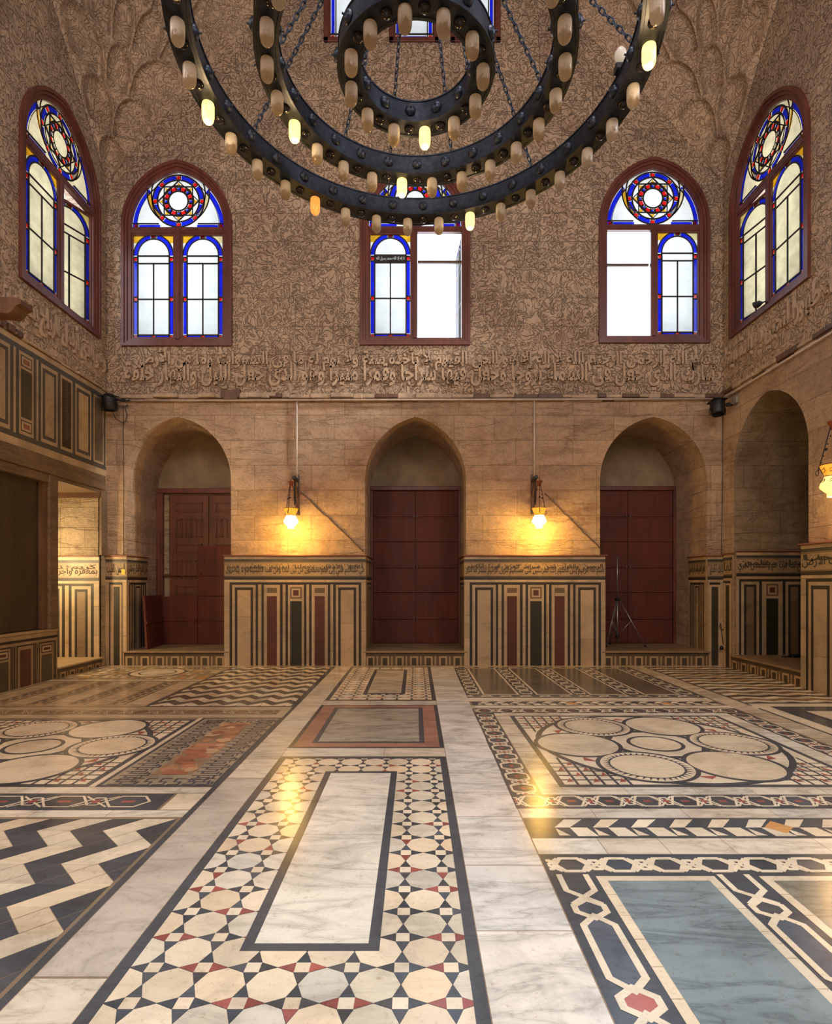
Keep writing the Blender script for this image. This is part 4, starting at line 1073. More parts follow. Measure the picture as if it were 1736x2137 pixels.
def dado_block(name, T, u0, u1, d, seq, text, top=bz(1161), flip=False, ledge=True, foot=0, sidew=None, letters=M_ink):
    """a projecting marble block on a wall; d = how far it stands out"""
    root = tag(empty(name), kind='structure')
    bd = MB(); bd.box(T(u0, foot, -d + .004), T(u1, top - .002, .0), 0, (.55, .47, .36, .3))
    A = Vector(T(u0, 0, -d)); B = Vector(T(u1, 0, -d)); 
    n = Vector(T(0, 0, -1)) - Vector(T(0, 0, 0))
    u = (B - A).normalized()
    if u.cross(Vector((0, 0, 1))).dot(n) < 0: A, B = B, A; u = -u
    pl = Plane2(bd, A, u, (0, 0, 1), n, .0008)
    dado(pl, (B - A).length, seq, top, top=top, zfoot=foot, text=text, parent=root, letters=letters)
    bd.build('marble_facing', [M_dado], root)
    if ledge:
        lm = MB(); lm.box(T(u0 - .03, top - .004, -d - .035), T(u1 + .03, top + .022, .0), 0, bev=.006); lm.build('ledge', [M_ledge], root)
    return root
dado_block('trim_4', T_back, bx(471), bx(764), .085, PIER, 'في أعناقهم أغلالا فهي إلى الأذقان فهم مقمحون وجعلنا من بين أيديهم سدا ومن خلفهم سدا فأغشيناهم فهم لا يبصرون')
dado_block('trim_5', T_back, bx(968), bx(1260), .085, PIER, 'بسم الله الرحمن الرحيم يس والقرآن الحكيم إنك لمن المرسلين على صراط مستقيم تنزيل العزيز الرحيم لتنذر قوما ما أنذر آباؤهم')
dado_block('trim_6', T_back, XL, bx(266), .03, [(8, 'c|'), (3, 'd'), (3, 'c'), (22, 'D'), (2, 'd'), (9, 'c|')], 'الرحمن بالغيب')
dado_block('trim_7', T_back, bx(1474), XR, .04, [(4, 'c|'), (22, 'D'), (9, 'c|')], 'ذلك تقدير')
STR = [(5, 'c|'), (2.5, 'd'), (2.5, 'c'), (2.5, 'd'), (2.5, 'c'), (2.5, 'd'), (15, 'P'), (2.5, 'd'), (2.5, 'c'), (2.5, 'd'), (2.5, 'c'), (2.5, 'd'), (4, 'c|')]
def jamb_dado(name, X, sgn, text, y0=YB, y1=YB + .72, top=2.0, foot=.26, seq=STR):
    root = tag(empty(name), kind='structure'); bd = MB()
    bd.box((X, y0 - .0, foot), (X + sgn * .022, y1, top), 0, (.5, .43, .33, .3))
    o = (X + sgn * .0225, y0, 0) if sgn > 0 else (X - .0225, y1, 0)
    o = (X + sgn * .0225, y1, 0) if sgn < 0 else (X + sgn * .0225, y0, 0)
    u = (0, 1, 0) if sgn > 0 else (0, -1, 0)
    # sgn > 0: face looks to +X, reading direction of u keeps u x v = outward normal
    if Vector(u).cross(Vector((0, 0, 1))).dot(Vector((sgn, 0, 0))) < 0:
        u = (-u[0], -u[1], 0); o = (o[0], y1 if o[1] == y0 else y0, 0)
    pl = Plane2(bd, o, u, (0, 0, 1), (sgn, 0, 0), .0008)
    dado(pl, y1 - y0, seq, top, top=top, zfoot=foot, text=text, parent=root); bd.build('marble_facing', [M_dado], root)
    lm = MB(); lm.box((X, y0 - .02, top), (X + sgn * .05, y1 + .01, top + .022), bev=.006); lm.build('ledge', [M_ledge], root)
    return root
jamb_dado('trim_8', niches[0][0] - niches[0][1], 1, 'من اتبع الذكر وخشي', y1=YB + .80)
jamb_dado('trim_9', niches[2][0] + niches[2][1], -1, 'العزيز العليم والقمر قدرناه منازل', y1=YB + .66)
jamb_dado('trim_10', niches[1][0] - niches[1][1], 1, None, y1=YN)
jamb_dado('trim_11', niches[1][0] + niches[1][1], -1, None, y1=YN)
# far jambs of the two side openings, which face the camera
def facing(name, x0, x1, y, foot, top, seq, text):
    root = tag(empty(name), kind='structure'); bd = MB(); bd.box((x0, y - .03, foot), (x1, y, top), 0, (.5, .43, .33, .3))
    pl = Plane2(bd, (x0, y - .0305, 0), (1, 0, 0), (0, 0, 1), (0, -1, 0), .0008)
    dado(pl, x1 - x0, seq, top, top=top, zfoot=foot, text=text, parent=root); bd.build('marble_facing', [M_dado], root)
    lm = MB(); lm.box((x0, y - .06, top), (x1, y, top + .02), bev=.006); lm.build('ledge', [M_ledge], root)
facing('trim_12', -6.95, XL - .02, OY1, .165, 1.98, [(8, 'c|'), (4, 'd'), (30, 'P'), (4, 'd'), (5, 'c'), (4, 'd'), (26, 'p'), (4, 'd'), (7, 'c|')], 'بمغفرة وأجر كريم إنا نحن نحيي')
facing('trim_13', XR + .02, 6.98, 9.975, .22, 2.06, [(4, 'c|'), (3, 'd'), (26, 'p'), (4, 'd'), (3, 'c'), (24, 'E'), (3, 'c'), (4, 'd'), (26, 'p'), (4, 'd'), (5, 'c|')], 'نسلخ منه النهار فإذا هم مظلمون والشمس تجري')
# right wall: near pier and the strip by the corner
dado_block('trim_14', T_right, 5.3, 8.065, .125, PIER, 'سبحان الذي خلق الأزواج كلها مما تنبت الأرض', top=2.05)
dado_block('trim_15', T_right, 9.985, YB - .045, .03, [(4, 'c'), (12, 'D'), (4, 'c|')], 'لها', top=2.03, ledge=True)

# raised thresholds with a row of small framed squares on the riser
def riser(name, T, u0, u1, h, depth, out_=.06, col=(.40, .33, .25, .5)):
    root = tag(empty(name), kind='structure'); bd = MB()
    bd.box(T(u0, .001, -out_), T(u1, h - .035, depth), 0, (.20, .16, .12, .3))
    bd.box(T(u0 - .015, h - .035, -out_ - .03), T(u1 + .015, h, depth), 0, col, bev=.008)
    A = Vector(T(u0, 0, -out_ - .001)); B = Vector(T(u1, 0, -out_ - .001)); n = Vector(T(0, 0, -1)) - Vector(T(0, 0, 0)); u = (B - A).normalized()
    if u.cross(Vector((0, 0, 1))).dot(n) < 0: A, B = B, A; u = -u
    pl = Plane2(bd, A, u, (0, 0, 1), n, .0008); W_ = (B - A).length
    zt = h - .085; pl.slabs(0, zt, W_, h - .037, (.13, .11, .09, .3), 1, .3)
    nn = max(3, round(W_ / .27)); p = W_ / nn
    for i in range(nn):
        a = i * p + p * .12; c = a + p * .56
        pl.frame(a, .004, c, zt - .01, p * .12, (.62, .52, .36, .2), 2, 'lrt'); pl.rect(a + p * .12, .004, c - p * .12, zt - .01 - p * .12, (.10, .085, .065, .3), 2, .2)
        pl.rect(c + p * .14, .004, c + p * .24, zt - .01, (.60, .50, .35, .2), 2)
    bd.build('step', [M_dado], root); return root
riser('trim_16', T_back, niches[0][0] - niches[0][1], niches[0][0] + niches[0][1] - .02, .265, NICHE)
riser('trim_17', T_back, niches[1][0] - niches[1][1], niches[1][0] + niches[1][1], .265, NICHE)
riser('trim_18', T_back, niches[2][0] - niches[2][1] + .02, niches[2][0] + niches[2][1], .265, NICHE)
riser('trim_19', T_right, 8.07, 9.985, .235, 1.4, .05)
riser('trim_20', T_left, OY0, OY1, .175, 1.6, .02, (.58, .50, .37, .4))

# ------------------------------------------------------------------ LEFT WALL: marble panels, beam, screens
root = tag(empty('trim_21'), kind='structure'); bd = MB()
z0_, z1_ = 3.46, 5.03
bd.box((XL - .04, YF, z0_), (XL, YB - .005, z1_), 0, (.5, .44, .35, .3))
pl = Plane2(bd, (XL + .001, 0, 0), (0, 1, 0), (0, 0, 1), (1, 0, 0), .0009)
pl.slabs(YF, z1_ - .09, YB - .01, z1_ - .01, CREAM2, 1, .5); pl.rect(YF, z1_ - .16, YB - .01, z1_ - .092, (.14, .155, .18, .3), 1)
pl.slabs(YF, z0_ + .01, YB - .01, z0_ + .12, CREAM2, 1, .5); pl.rect(YF, z0_ + .122, YB - .01, z0_ + .19, (.14, .155, .18, .3), 1)
pb, pt = z0_ + .19, z1_ - .16
DK = (.12, .135, .16, .3)
pl.rect(YF, pb, YB - .01, pt, CREAM2, 1)
def ypx(px_): return 6669 / (868 - px_)
def fpan(a, b, kind):
    e = .05; pl.frame(a, pb, b, pt, .012, DK, 2)
    if kind == 'c':
        pl.frame(a + e, pb + .07, b - e, pt - .07, .055, DK, 3); pl.slabs(a + e + .055, pb + .125, b - e - .055, pt - .125, (.64, .57, .45, .6), 3, .5, 1, .003)
    elif kind == 'g':
        pl.rect(a + e, pb + .26, b - e, pt - .26, (.10, .105, .075, .7), 3)
        for zz in (pb + .06, pt - .22):
            pl.rect(a + e, zz, b - e, zz + .16, (.05, .05, .05, 0), 3); pl.rect(a + e + .015, zz + .015, b - e - .015, zz + .145, CREAM2, 4); pl.rect(a + e + .05, zz + .045, b - e - .05, zz + .115, (.45, .22, .18, .3), 5)
    elif kind == 'k':
        pl.rect(a + e, pb + .06, b - e, pt - .06, (.075, .06, .055, .6), 3)
        cx_ = (a + b) / 2
        for q in range(6):
            zz = pb + .2 + q * .17
            for s_ in (-1, 1): pl.stroke([(cx_, zz), (cx_ + s_ * .03, zz + .03), (cx_ + s_ * .012, zz + .07), (cx_ + s_ * .04, zz + .10), (cx_, zz + .15)], .008, (.36, .27, .2, 0), 4)
    elif kind == 's':
        pl.rect(a + e, pb + .05, b - e, pt - .05, (.25, .23, .21, .8), 3)
edges = [(ypx(-60), ypx(22), 'c'), (ypx(38), ypx(71), 'g'), (ypx(84), ypx(121), 'c'), (ypx(125), ypx(152), 'k'), (ypx(156), ypx(191), 'c'), (ypx(194), ypx(217), 's')]
for a, b, k in edges: fpan(a, b, k)
for a, b in ((22, 38), (71, 84)):
    a, b = ypx(a), ypx(b); q = (b - a) / 3; pl.rect(a, pb, a + q, pt, DK, 2); pl.rect(b - q, pb, b, pt, DK, 2)
for a, b in ((121, 125), (152, 156), (191, 194), (217, 219.5)): pl.rect(ypx(a), pb, ypx(b), pt, DK, 3)
y = ypx(-60) - .1
while y > YF + .8:
    pl.rect(y, pb, y + .06, pt, DK, 2); fpan(y - .62, y - .04, 'c'); y -= .75
bd.build('marble_facing', [M_dado], root)
root = tag(empty('trim_22'), kind='structure'); bm_ = MB()
bm_.box((XL - .25, YF, 3.20), (XL + .03, YB - .06, 3.46), 0, bev=.01)
bm_.build('carved_beam', [M_beam], root)
pm = MB()
pm.box((XL - .22, YF, 3.06), (XL + .005, OY0 - .09, 3.20), 0, bev=.008)
pm.box((XL - .22, OY0 - .22, .78), (XL + .02, OY0 - .01, 3.20), 0, bev=.01)
pm.box((XL - .18, OY0 - .30, .80), (XL - .02, OY0 - .22, 3.10), 1)
pm.box((XL - .02, OY1 - .02, 2.02), (XL + .02, YB - .01, 3.20), 0)
pm.box((-7.3, OY0, 3.14), (XL + .0, OY1, 3.20), 0)
pm.box((-7.3, OY1 - .05, 3.05), (XL - .0, OY1 - .0, 3.14), 1)
pm.build('post', [M_beam, M_oldwood], root)
for i, (a, b) in enumerate(((6.9, 7.33), (7.34, 7.78), (7.79, 8.05), (8.06, 8.58))):
    dr = MB()
    dr.box((XL - .15, a, .80), (XL - .09 - (i % 2) * .012, b, 3.08), 0, bev=.006)
    o = dr.build('door_%d' % (4 + i), [M_screen]); tag(o, kind='structure')
dr = MB(); dr.box((XL - .15, YF, .80), (XL - .09, 6.89, 3.08), 0, bev=.006); tag(dr.build('door_8', [M_screen]), kind='structure')
# low marble wall beneath the screens
root = tag(empty('trim_23'), kind='structure'); bd = MB()
bd.box((XL - .2, YF, 0), (XL - .002, OY0 - .005, .77), 0, (.45, .38, .28, .3))
bd.box((XL - .2, YF, .755), (XL + .015, OY0 - .003, .79), 0, (.58, .48, .34, .3), bev=.006)
pl = Plane2(bd, (XL, 0, 0), (0, 1, 0), (0, 0, 1), (1, 0, 0), .0009)
pl.slabs(YF, .69, OY0 - .01, .752, (.58, .48, .34, .2), 1, .3); pl.rect(YF, .65, OY0 - .01, .688, DARK, 1); pl.rect(YF, 0, OY0 - .01, .65, (.52, .42, .29, .2), 1)
y = OY0 - .08; i = 0
while y > YF + .4:
    w_ = .37; a = y - w_
    pl.rect(y + .01, 0, y + .035, .61, DARK, 2)
    if i % 2 == 0:
        pl.frame(a, 0, y, .61, .022, DARK, 2, 'lrt'); pl.rect(a + .06, .44, y - .06, .56, DARK, 3); pl.rect(a + .075, .455, y - .075, .545, CREAM2, 4); pl.rect(a + .11, .48, y - .11, .52, PORPH, 5)
        pl.rect(a + .06, 0, y - .06, .41, (.13, .12, .10, .7), 3)
    else:
        pl.frame(a, 0, y, .61, .022, DARK, 2, 'lrt'); pl.rect(a + .07, 0, y - .07, .54, (.16, .07, .055, .4), 3)
    pl.rect(a - .05, 0, a - .025, .61, DARK, 2)
    y = a - .10; i += 1
bd.build('marble_facing', [M_dado], root)

# ------------------------------------------------------------------ DOORS in the back niches
def plank_door(name, c, w, z0=.265, z1=3.42, yd=YN - .05):
    root = tag(empty(name), kind='structure')
    fr = MB(); fr.box((c - w, yd - .04, z1), (c + w, yd + .06, z1 + .09), bev=.01)
    fr.box((c - w + .0, yd - .03, z0), (c - w + .055, yd + .05, z1), bev=.008); fr.box((c + w - .055, yd - .03, z0), (c + w, yd + .05, z1), bev=.008)
    fr.build('frame', [M_frame], root)
    zs = [z0 + .01, z0 + .52, z0 + 1.05, z0 + 1.58, z0 + 2.10, z0 + 2.63, z1 - .01]
    for s_ in (-1, 1):
        lf = MB(); a, b = (c - w + .06, c - .004) if s_ < 0 else (c + .004, c + w - .06)
        for k in range(6): lf.box((a, yd, zs[k] + .004), (b, yd + .035, zs[k + 1] - .004), 0, bev=.004)
        o = lf.build('door_leaf', [M_door], root)
        bt = MB()
        for k, m_ in ((1, 0), (3, 0), (5, 1)): bt.box((a + .02, yd - .022, zs[k] - .018), (b - .02, yd, zs[k] + .018), 0, bev=.004)
        bt.build('batten', [M_door], o)
        lt = MB()
        for k in (1, 3, 5): q = c + s_ * .035; lt.box((q - .012, yd - .035, zs[k] - .035), (q + .012, yd - .02, zs[k] + .035), 0)
        lt.build('latch', [M_oldwood], o)
    return root
plank_door('door_2', niches[1][0], niches[1][1])
plank_door('door_3', niches[2][0], niches[2][1])
c, w = niches[0]; XA = c - w
root = tag(empty('door_1'), kind='structure')
fr = MB(); fr.box((XA, YN - .10, 3.36), (c + w, YN + .0, 3.46), bev=.01); fr.box((XA, YN - .10, .265), (XA + .135, YN, 3.36), bev=.01)
fr.box((XA + .05, YN - .13, .265), (XA + .10, YN - .08, 2.6), 0, bev=.006)
fr.box((XA + .10, YN - .10, 1.66), (XA + 1.0, YN - .07, 1.70), 0, bev=.005); fr.build('frame', [M_frame], root)
st_ = MB(); st_.box((XA + .14, YN - .03, 1.7), (XA + .24, YN - .005, 3.33)); st_.build('stone_edge', [M_rough], root)
def old_leaf(x0, x1):
    lf = MB(); y_ = YN - .03; lf.box((x0, y_, .27), (x1, y_ + .04, 3.33), 0, bev=.006); o = lf.build('door_leaf', [M_leaf], root)
    pn = MB(); W_ = x1 - x0; m_ = .13; z = 3.18; n = 0
    def field(a, b, zb, zt):
        pn.box((a, y_ - .016, zb), (b, y_ - .0, zb + .022)); pn.box((a, y_ - .016, zt - .022), (b, y_ - .0, zt)); pn.box((a, y_ - .016, zb), (a + .02, y_, zt)); pn.box((b - .02, y_ - .016, zb), (b, y_, zt))
        pn.box((a + .035, y_ - .011, zb + .035), (b - .035, y_, zt - .035), 0, bev=.008)
    while z > .5:
        if n % 2 == 0: field(x0 + m_, x1 - m_, z - .20, z); z -= .34
        else:
            q = (W_ - 2 * m_ - .14) / 3
            for k in range(3): field(x0 + m_ + k * (q + .07), x0 + m_ + k * (q + .07) + q, z - .38, z)
            z -= .52
        n += 1
    pn.build('raised_panel', [M_leaf], o)
old_leaf(XA + .25, XA + 1.06); old_leaf(XA + 1.075, c + w - .02)
bt = MB(); yb_ = YN - .20
for a, b, z0, z1 in ((c + .0 - .07, c + w - .01, .27, 1.24), (c - .07, c + w - .01, 1.25, 2.27), (XA + .18, c - .08, .27, 1.24)):
    bt.box((a, yb_, z0), (b, yb_ + .03, (z0 + z1) / 2 - .003 if z1 < 1.3 else z1), 0, bev=.004)
    if z1 < 1.3: bt.box((a, yb_, (z0 + z1) / 2 + .003), (b, yb_ + .03, z1), 0, bev=.004); bt.box((a + .02, yb_ - .02, (z0 + z1) / 2 - .015), (b - .02, yb_, (z0 + z1) / 2 + .015))
for q in (-.13, -.03): bt.box((c + q - .01, yb_ - .035, .70), (c + q + .01, yb_ - .015, .80), 0)
bt.box((c - .02, yb_ - .03, 1.62), (c + .0, yb_ - .005, 1.74)); bt.box((c - .03, yb_ - .02, 1.655), (c + w - .03, yb_, 1.685))
bt.build('lower_boards', [M_door], root)
ob_ = MB(); A = Vector((-5.03, 10.50, .27)); B = Vector((-5.13, YN - .21, .27)); 
d = (B - A).normalized(); nrm = Vector((-d.y, d.x, 0)); up = Vector((-.055, 0, 1))
for z0, z1 in ((0, .50), (.508, 1.0)):
    vs = [p + up * zz + nrm * t for p in (A, B) for t in (0, .035) for zz in (z0, z1)]
    ob_.mesh(vs, [(0, 1, 3, 2), (4, 6, 7, 5), (0, 4, 5, 1), (2, 3, 7, 6), (0, 2, 6, 4), (1, 5, 7, 3)])
ob_.bar(A + up * .5 - nrm * .012, B + up * .5 - nrm * .012, .02, .045)
tag(ob_.build('wooden_board', [M_door]), 'low red wooden board standing open in front of the left doorway', 'board')

# ------------------------------------------------------------------ CHANDELIER
CY = 4.63; CZ = 5.70; H = 4.196
ch = empty('chandelier', (0, CY, CZ)); tag(ch, 'huge black iron chandelier of three concentric rings hung with small glass lamps', 'chandelier')
def ring_mesh(R, wd=.165, hh=.175, n=120):
    mb = MB(); ri = R - wd
    prof = [(ri, .012), (ri - .014, .012), (ri - .014, -.006), (ri + .01, -.006), (ri + .014, 0), (R - .014, 0), (R - .01, -.006), (R + .014, -.006), (R + .014, .012), (R, .012), (R, hh), (R + .008, hh), (R + .008, hh + .012), (ri - .008, hh + .012), (ri - .008, hh), (ri, hh), (ri, .012)]
    vs = []; 
    for k in range(n):
        a = 2 * pi * k / n
        vs += [(r * sin(a), r * cos(a), z) for r, z in prof]
    m_ = len(prof)
    mb.mesh(vs, [(k * m_ + i, k * m_ + i + 1, ((k + 1) % n) * m_ + i + 1, ((k + 1) % n) * m_ + i) for k in range(n) for i in range(m_ - 1)])
    return mb
def dome(mb, c, ax, r, m=0, n=14, k=5, lobes=0):
    ax = Vector(ax).normalized(); u = ax.orthogonal().normalized(); v = ax.cross(u); c = Vector(c)
    vs = []
    for i in range(k + 1):
        t = pi / 2 * i / k; rr = r * cos(t); h = r * .8 * sin(t)
        for j in range(n):
            q = 1 + (.10 if (lobes and j % 2) else 0)
            vs.append(c + (u * cos(2 * pi * j / n) + v * sin(2 * pi * j / n)) * rr * q + ax * h)
    mb.mesh(vs, [(i * n + j, i * n + (j + 1) % n, (i + 1) * n + (j + 1) % n, (i + 1) * n + j) for i in range(k) for j in range(n)], m, smooth=True)
cap_prof = [(.0, -.175), (.018, -.173), (.034, -.164), (.045, -.148), (.051, -.126), (.053, -.10), (.053, -.02), (.050, -.004), (.040, .004), (.0, .006)]
def capsule(): mb = MB(); mb.lathe(cap_prof, 20); return mb
lamp_src = capsule().build('lamp_glass', [M_unlit]); lit_src = capsule().build('lamp_glass', [M_lit]); dim_src = capsule().build('lamp_glass', [M_dim])
ds = MB(); dome(ds, (0, 0, 0), (0, 0, -1), .047); dome_src = ds.build('glass_dome', [M_dome])
srcs = {'u': lamp_src.data, 'l': lit_src.data, 'd': dim_src.data}
for o in (lamp_src, lit_src, dim_src, dome_src): bpy.data.objects.remove(o)
dome_me = bpy.data.meshes['glass_dome']
LIT = {0: [(-83, 'l'), (20, 'l'), (101, 'l'), (-37, 'd')], 1: [(-68, 'l'), (-7, 'l')], 2: [(8.5, 'l')]}
for ri_, (R, n, off) in enumerate(((.4565 * H, 32, -3), (.3055 * H, 24, -7), (.1507 * H, 12, 8.5))):
    mb = ring_mesh(R)
    for k in range(n):
        a = radians(off + (k + .5) * 360 / n)
        for rr_, sg in ((R - .168, -1), (R + .004, 1)):
            dome(mb, (rr_ * sin(a), rr_ * cos(a), .095), (sg * sin(a), sg * cos(a), 0), .048, 0, 12, 4, 1)
            mb.tube([((rr_ + sg * q) * sin(a), (rr_ + sg * q) * cos(a), .095) for q in (.02, .055)], .008, 6)
    ro = mb.build('lamp_ring', [M_iron], ch)
    for k in range(n):
        deg = (off + k * 360 / n + 180) % 360 - 180; a = radians(deg); r = R - .0825
        kind = 'u'
        for q, kk in LIT[ri_]:
            if abs(deg - q) < 180 / n: kind = kk
        o = bpy.data.objects.new('lamp_glass', srcs[kind]); COL.objects.link(o); o.parent = ch
        o.location = (r * sin(a), r * cos(a), -.012)
        if kind != 'u': tag(o, 'lit lamp glass glowing warm yellow' if kind == 'l' else 'lamp glass glowing dim amber')
        if kind == 'l': light('POINT', 'bulb_light', (r * sin(a), CY + r * cos(a), CZ - .235), 7, (1, .62, .26), .03)
        a2 = a + pi / n
        o = bpy.data.objects.new('glass_dome', dome_me); COL.objects.link(o); o.parent = ch
        o.location = (r * sin(a2), r * cos(a2), -.001)
def chain_mesh(a, b, pitch=.052):
    mb = MB(); a = Vector(a); b = Vector(b); L_ = (b - a).length; n = int(L_ / pitch); d = (b - a).normalized()
    s1 = d.orthogonal().normalized(); s2 = d.cross(s1)
    for i in range(n):
        c = a + d * (L_ * (i + .5) / n); sd, nn = (s1, s2) if i % 2 else (s2, s1)
        K, J = 10, 4; vs = []; hl, hw, r = .036, .016, .0065
        for k in range(K):
            t = 2 * pi * k / K; ct, st2 = cos(t), sin(t)
            p = c + d * (hl * (abs(ct) ** .7) * (1 if ct > 0 else -1)) + sd * (hw * st2)
            o_ = (d * ct + sd * st2).normalized()
            for j in range(J): vs.append(p + (o_ * cos(2 * pi * j / J) + nn * sin(2 * pi * j / J)) * r)
        mb.mesh(vs, [(k * J + j, k * J + (j + 1) % J, ((k + 1) % K) * J + (j + 1) % J, ((k + 1) % K) * J + j) for k in range(K) for j in range(J)], smooth=True)
    return mb
apex = 1.95
for R, degs in ((.4565 * H - .08, (-106, -62, 43, 91, 135, -140)), (.3055 * H - .08, (-88, -37, -13, 18, 73, 140, -140)), (.1507 * H - .08, (-60, 60, 180))):
    for dg in degs:
        a = radians(dg); chain_mesh((R * sin(a), R * cos(a), .18), (.13 * sin(a), .13 * cos(a), apex)).build('chain', [M_iron], ch)
mb = MB(); mb.lathe([(.10, apex - .03), (.16, apex - .03), (.16, apex + .05), (.10, apex + .05), (.10, apex - .03)], 24); mb.bar((-.15, 0, apex), (.15, 0, apex), .03); mb.bar((0, -.15, apex), (0, .15, apex), .03)
mb.tube([(0, 0, apex), (0, 0, ZTOP - CZ - .02)], .02, 8); mb.lathe([(.0, ZTOP - CZ - .1), (.12, ZTOP - CZ - .02)], 20); mb.build('hanging_rod', [M_iron], ch)
# two floodlight bulbs on small boxes on top of the largest ring, cable box on the middle ring
for dg, r, kk in ((-64, .4565 * H + .02, 'l'), (84, .4565 * H - .15, 'u')):
    a = radians(dg); mb = MB(); mb.box((-.05, -.04, .19), (.05, .04, .25), bev=.008)
    o = mb.build('bulb_box', [M_black], ch); 
    o.location = ((r) * sin(a), (r) * cos(a), 0)
    mb = MB(); mb.lathe([(.0, .40), (.03, .39), (.048, .36), (.05, .32), (.035, .27), (.02, .25), (.02, .24)], 16); b2 = mb.build('bulb', [M_lit if kk == 'l' else M_unlit], o)
    if kk == 'l': tag(b2, 'lit bulb glowing yellow')
mb = MB(); a = radians(-46); r = .3055 * H + .03; mb.box((-.13, -.05, 0), (.13, .05, .06), bev=.008); o = mb.build('junction_box', [M_black], ch); o.location = (r * sin(a), r * cos(a), .19); o.rotation_euler = (0, 0, radians(40))

# ------------------------------------------------------------------ HANGING GLASS LAMPS AND BRACKETS
def mosque_lamp(loc, label, scale=1, painted=False):
    """origin at the centre of the foot"""
    root = empty('mosque_lamp', loc); root.scale = (scale,) * 3; tag(root, label, 'lamp')
    mb = MB(); mb.lathe([(.0, .0), (.060, .0), (.062, .03), (.055, .035), (.085, .06), (.128, .105), (.132, .12), (.118, .16), (.088, .215), (.084, .232)], 28)
    mb0 = mb
    mb = MB(); mb.lathe([(.084, .232), (.080, .240), (.092, .27), (.125, .345), (.128, .352), (.120, .350), (.088, .27), (.076, .242)], 28)
    if painted:
        for k in range(8):
            a = 2 * pi * k / 8
            for z_, r_, hh, ww in ((.275, .101, .045, .035), (.165, .118, .035, .035)):
                q = [(( r_ + (dz_ if z_ > .2 else -dz_) * .42) * cos(a + da / r_), (r_ + (dz_ if z_ > .2 else -dz_) * .42) * sin(a + da / r_), z_ + dz_) for da, dz_ in ((-ww * .5, 0), (ww * .1, .004), (ww * .5, .012), (ww * .3, hh), (-ww * .2, hh * .7), (-ww * .5, hh * .6))]
                (mb if z_ > .2 else mb0).tube(q, .0035, 5, 1)
    mb0.build('glass_bowl', [M_lampneck2 if painted else M_lampglass, M_ink], root); mb.build('glass_neck', [M_lampneck, M_ink], root)
    mb = MB(); mb.lathe([(.126, .352), (.133, .356), (.133, .366), (.124, .366), (.126, .352)], 28, 0); mb.lathe([(.087, .228), (.092, .232), (.087, .238)], 28, 0); mb.build('rim', [M_brass], root)
    for k in range(3):
        a = 2 * pi * k / 3 + .4; top = Vector((0, 0, .78)); bt_ = Vector((.138 * cos(a), .138 * sin(a), .30))
        cn = MB(); cn.tube([bt_, top + Vector((.028 * cos(a), .028 * sin(a), 0))], .0055, 6)
        for t in (.2, .35, .62, .8): p = bt_.lerp(top, t); dome(cn, p, (0, 0, 1), .009, n=6, k=3); dome(cn, p, (0, 0, -1), .009, n=6, k=3)
        p = bt_.lerp(top, .5); dome(cn, p, (0, 0, 1), .020, n=10, k=4); dome(cn, p, (0, 0, -1), .020, n=10, k=4)
        # loop handle on the glass
        cn.tube([Vector((.135 * cos(a), .135 * sin(a), .30)) + Vector((cos(a) * .026 * (1 - cos(t)) * .5, sin(a) * .026 * (1 - cos(t)) * .5, -.03 * sin(t) - .02)) for t in [2 * pi * q / 10 for q in range(11)]], .004, 5)
        cn.build('chain', [M_black], root)
    mb = MB(); mb.lathe([(.0, .745), (.02, .75), (.035, .79), (.060, .835), (.062, .84), (.0, .842)], 20); mb.tube([(0, 0, .84), (0, 0, .90)], .006, 6); mb.build('smoke_bell', [M_copper], root)
    return root
def wall_bracket(loc, rz, label, s_=1, reach=.34):
    """origin on the wall at the arm; local -Y points into the room"""
    root = empty('wall_bracket', loc, rz); tag(root, label, 'bracket')
    mb = MB(); mb.box((-.035, -.03, -.62), (.035, 0, .12), 0, bev=.006); mb.build('back_plate', [M_oldwood], root)
    mb = MB(); mb.box((-.028, -reach - .04, -.02), (.028, 0, .04), 0, bev=.006); mb.bar((0, -.03, -.30), (0, -reach * .75, -.0), .03, .03); mb.box((-.06 * s_, -.06, -.36), (-.03 * s_, -.03, .02), 0, bev=.004); mb.tube([(-.045 * s_, -.045, -.36), (-.045 * s_, -.045, -.44)], .010, 6)
    mb.build('arm', [M_black], root); return root
# left lamp: foot at (607, 1104) px -> hangs a little in front of the wall
def hang(px_, py_, reach, label, blabel, s_):
    Y = YB - .03 - reach; x = (px_ - 868) * Y / F; z = 1.5 + (1218 - py_) * Y / F
    wall_bracket((x + s_ * .05, YB, z + .90), 0, blabel, s_, reach)
    mosque_lamp((x, Y, z - .0), label)
    light('POINT', 'lamp_and_fill_light', (x, Y - .02, z - .07), 68, (1, .55, .09), .05).data.specular_factor = .12
hang(607, 1103, .30, 'glowing yellow glass lamp hanging between left doorway and middle doorway', 'dark bracket on far wall between left doorway and middle doorway', 1)
hang(1125, 1102, .30, 'glowing yellow glass lamp hanging between middle doorway and right doorway', 'dark bracket on far wall between middle doorway and right doorway', -1)
XW = XR - .40; YW = XW * F / (1739 - 868); ZW = 1.5 + (1218 - 1037) * YW / F
wall_bracket((XR, YW, ZW + 1.03), -pi / 2, 'dark bracket on the right wall above the lamp with painted bowl', 1, .36)
lp = mosque_lamp((XW, YW, ZW), 'amber lit glass lamp with dark painted letters hanging by the right wall', 1.13, True)
light('POINT', 'lamp_and_fill_light', (XW, YW, ZW - .08), 34, (1, .60, .22), .05)
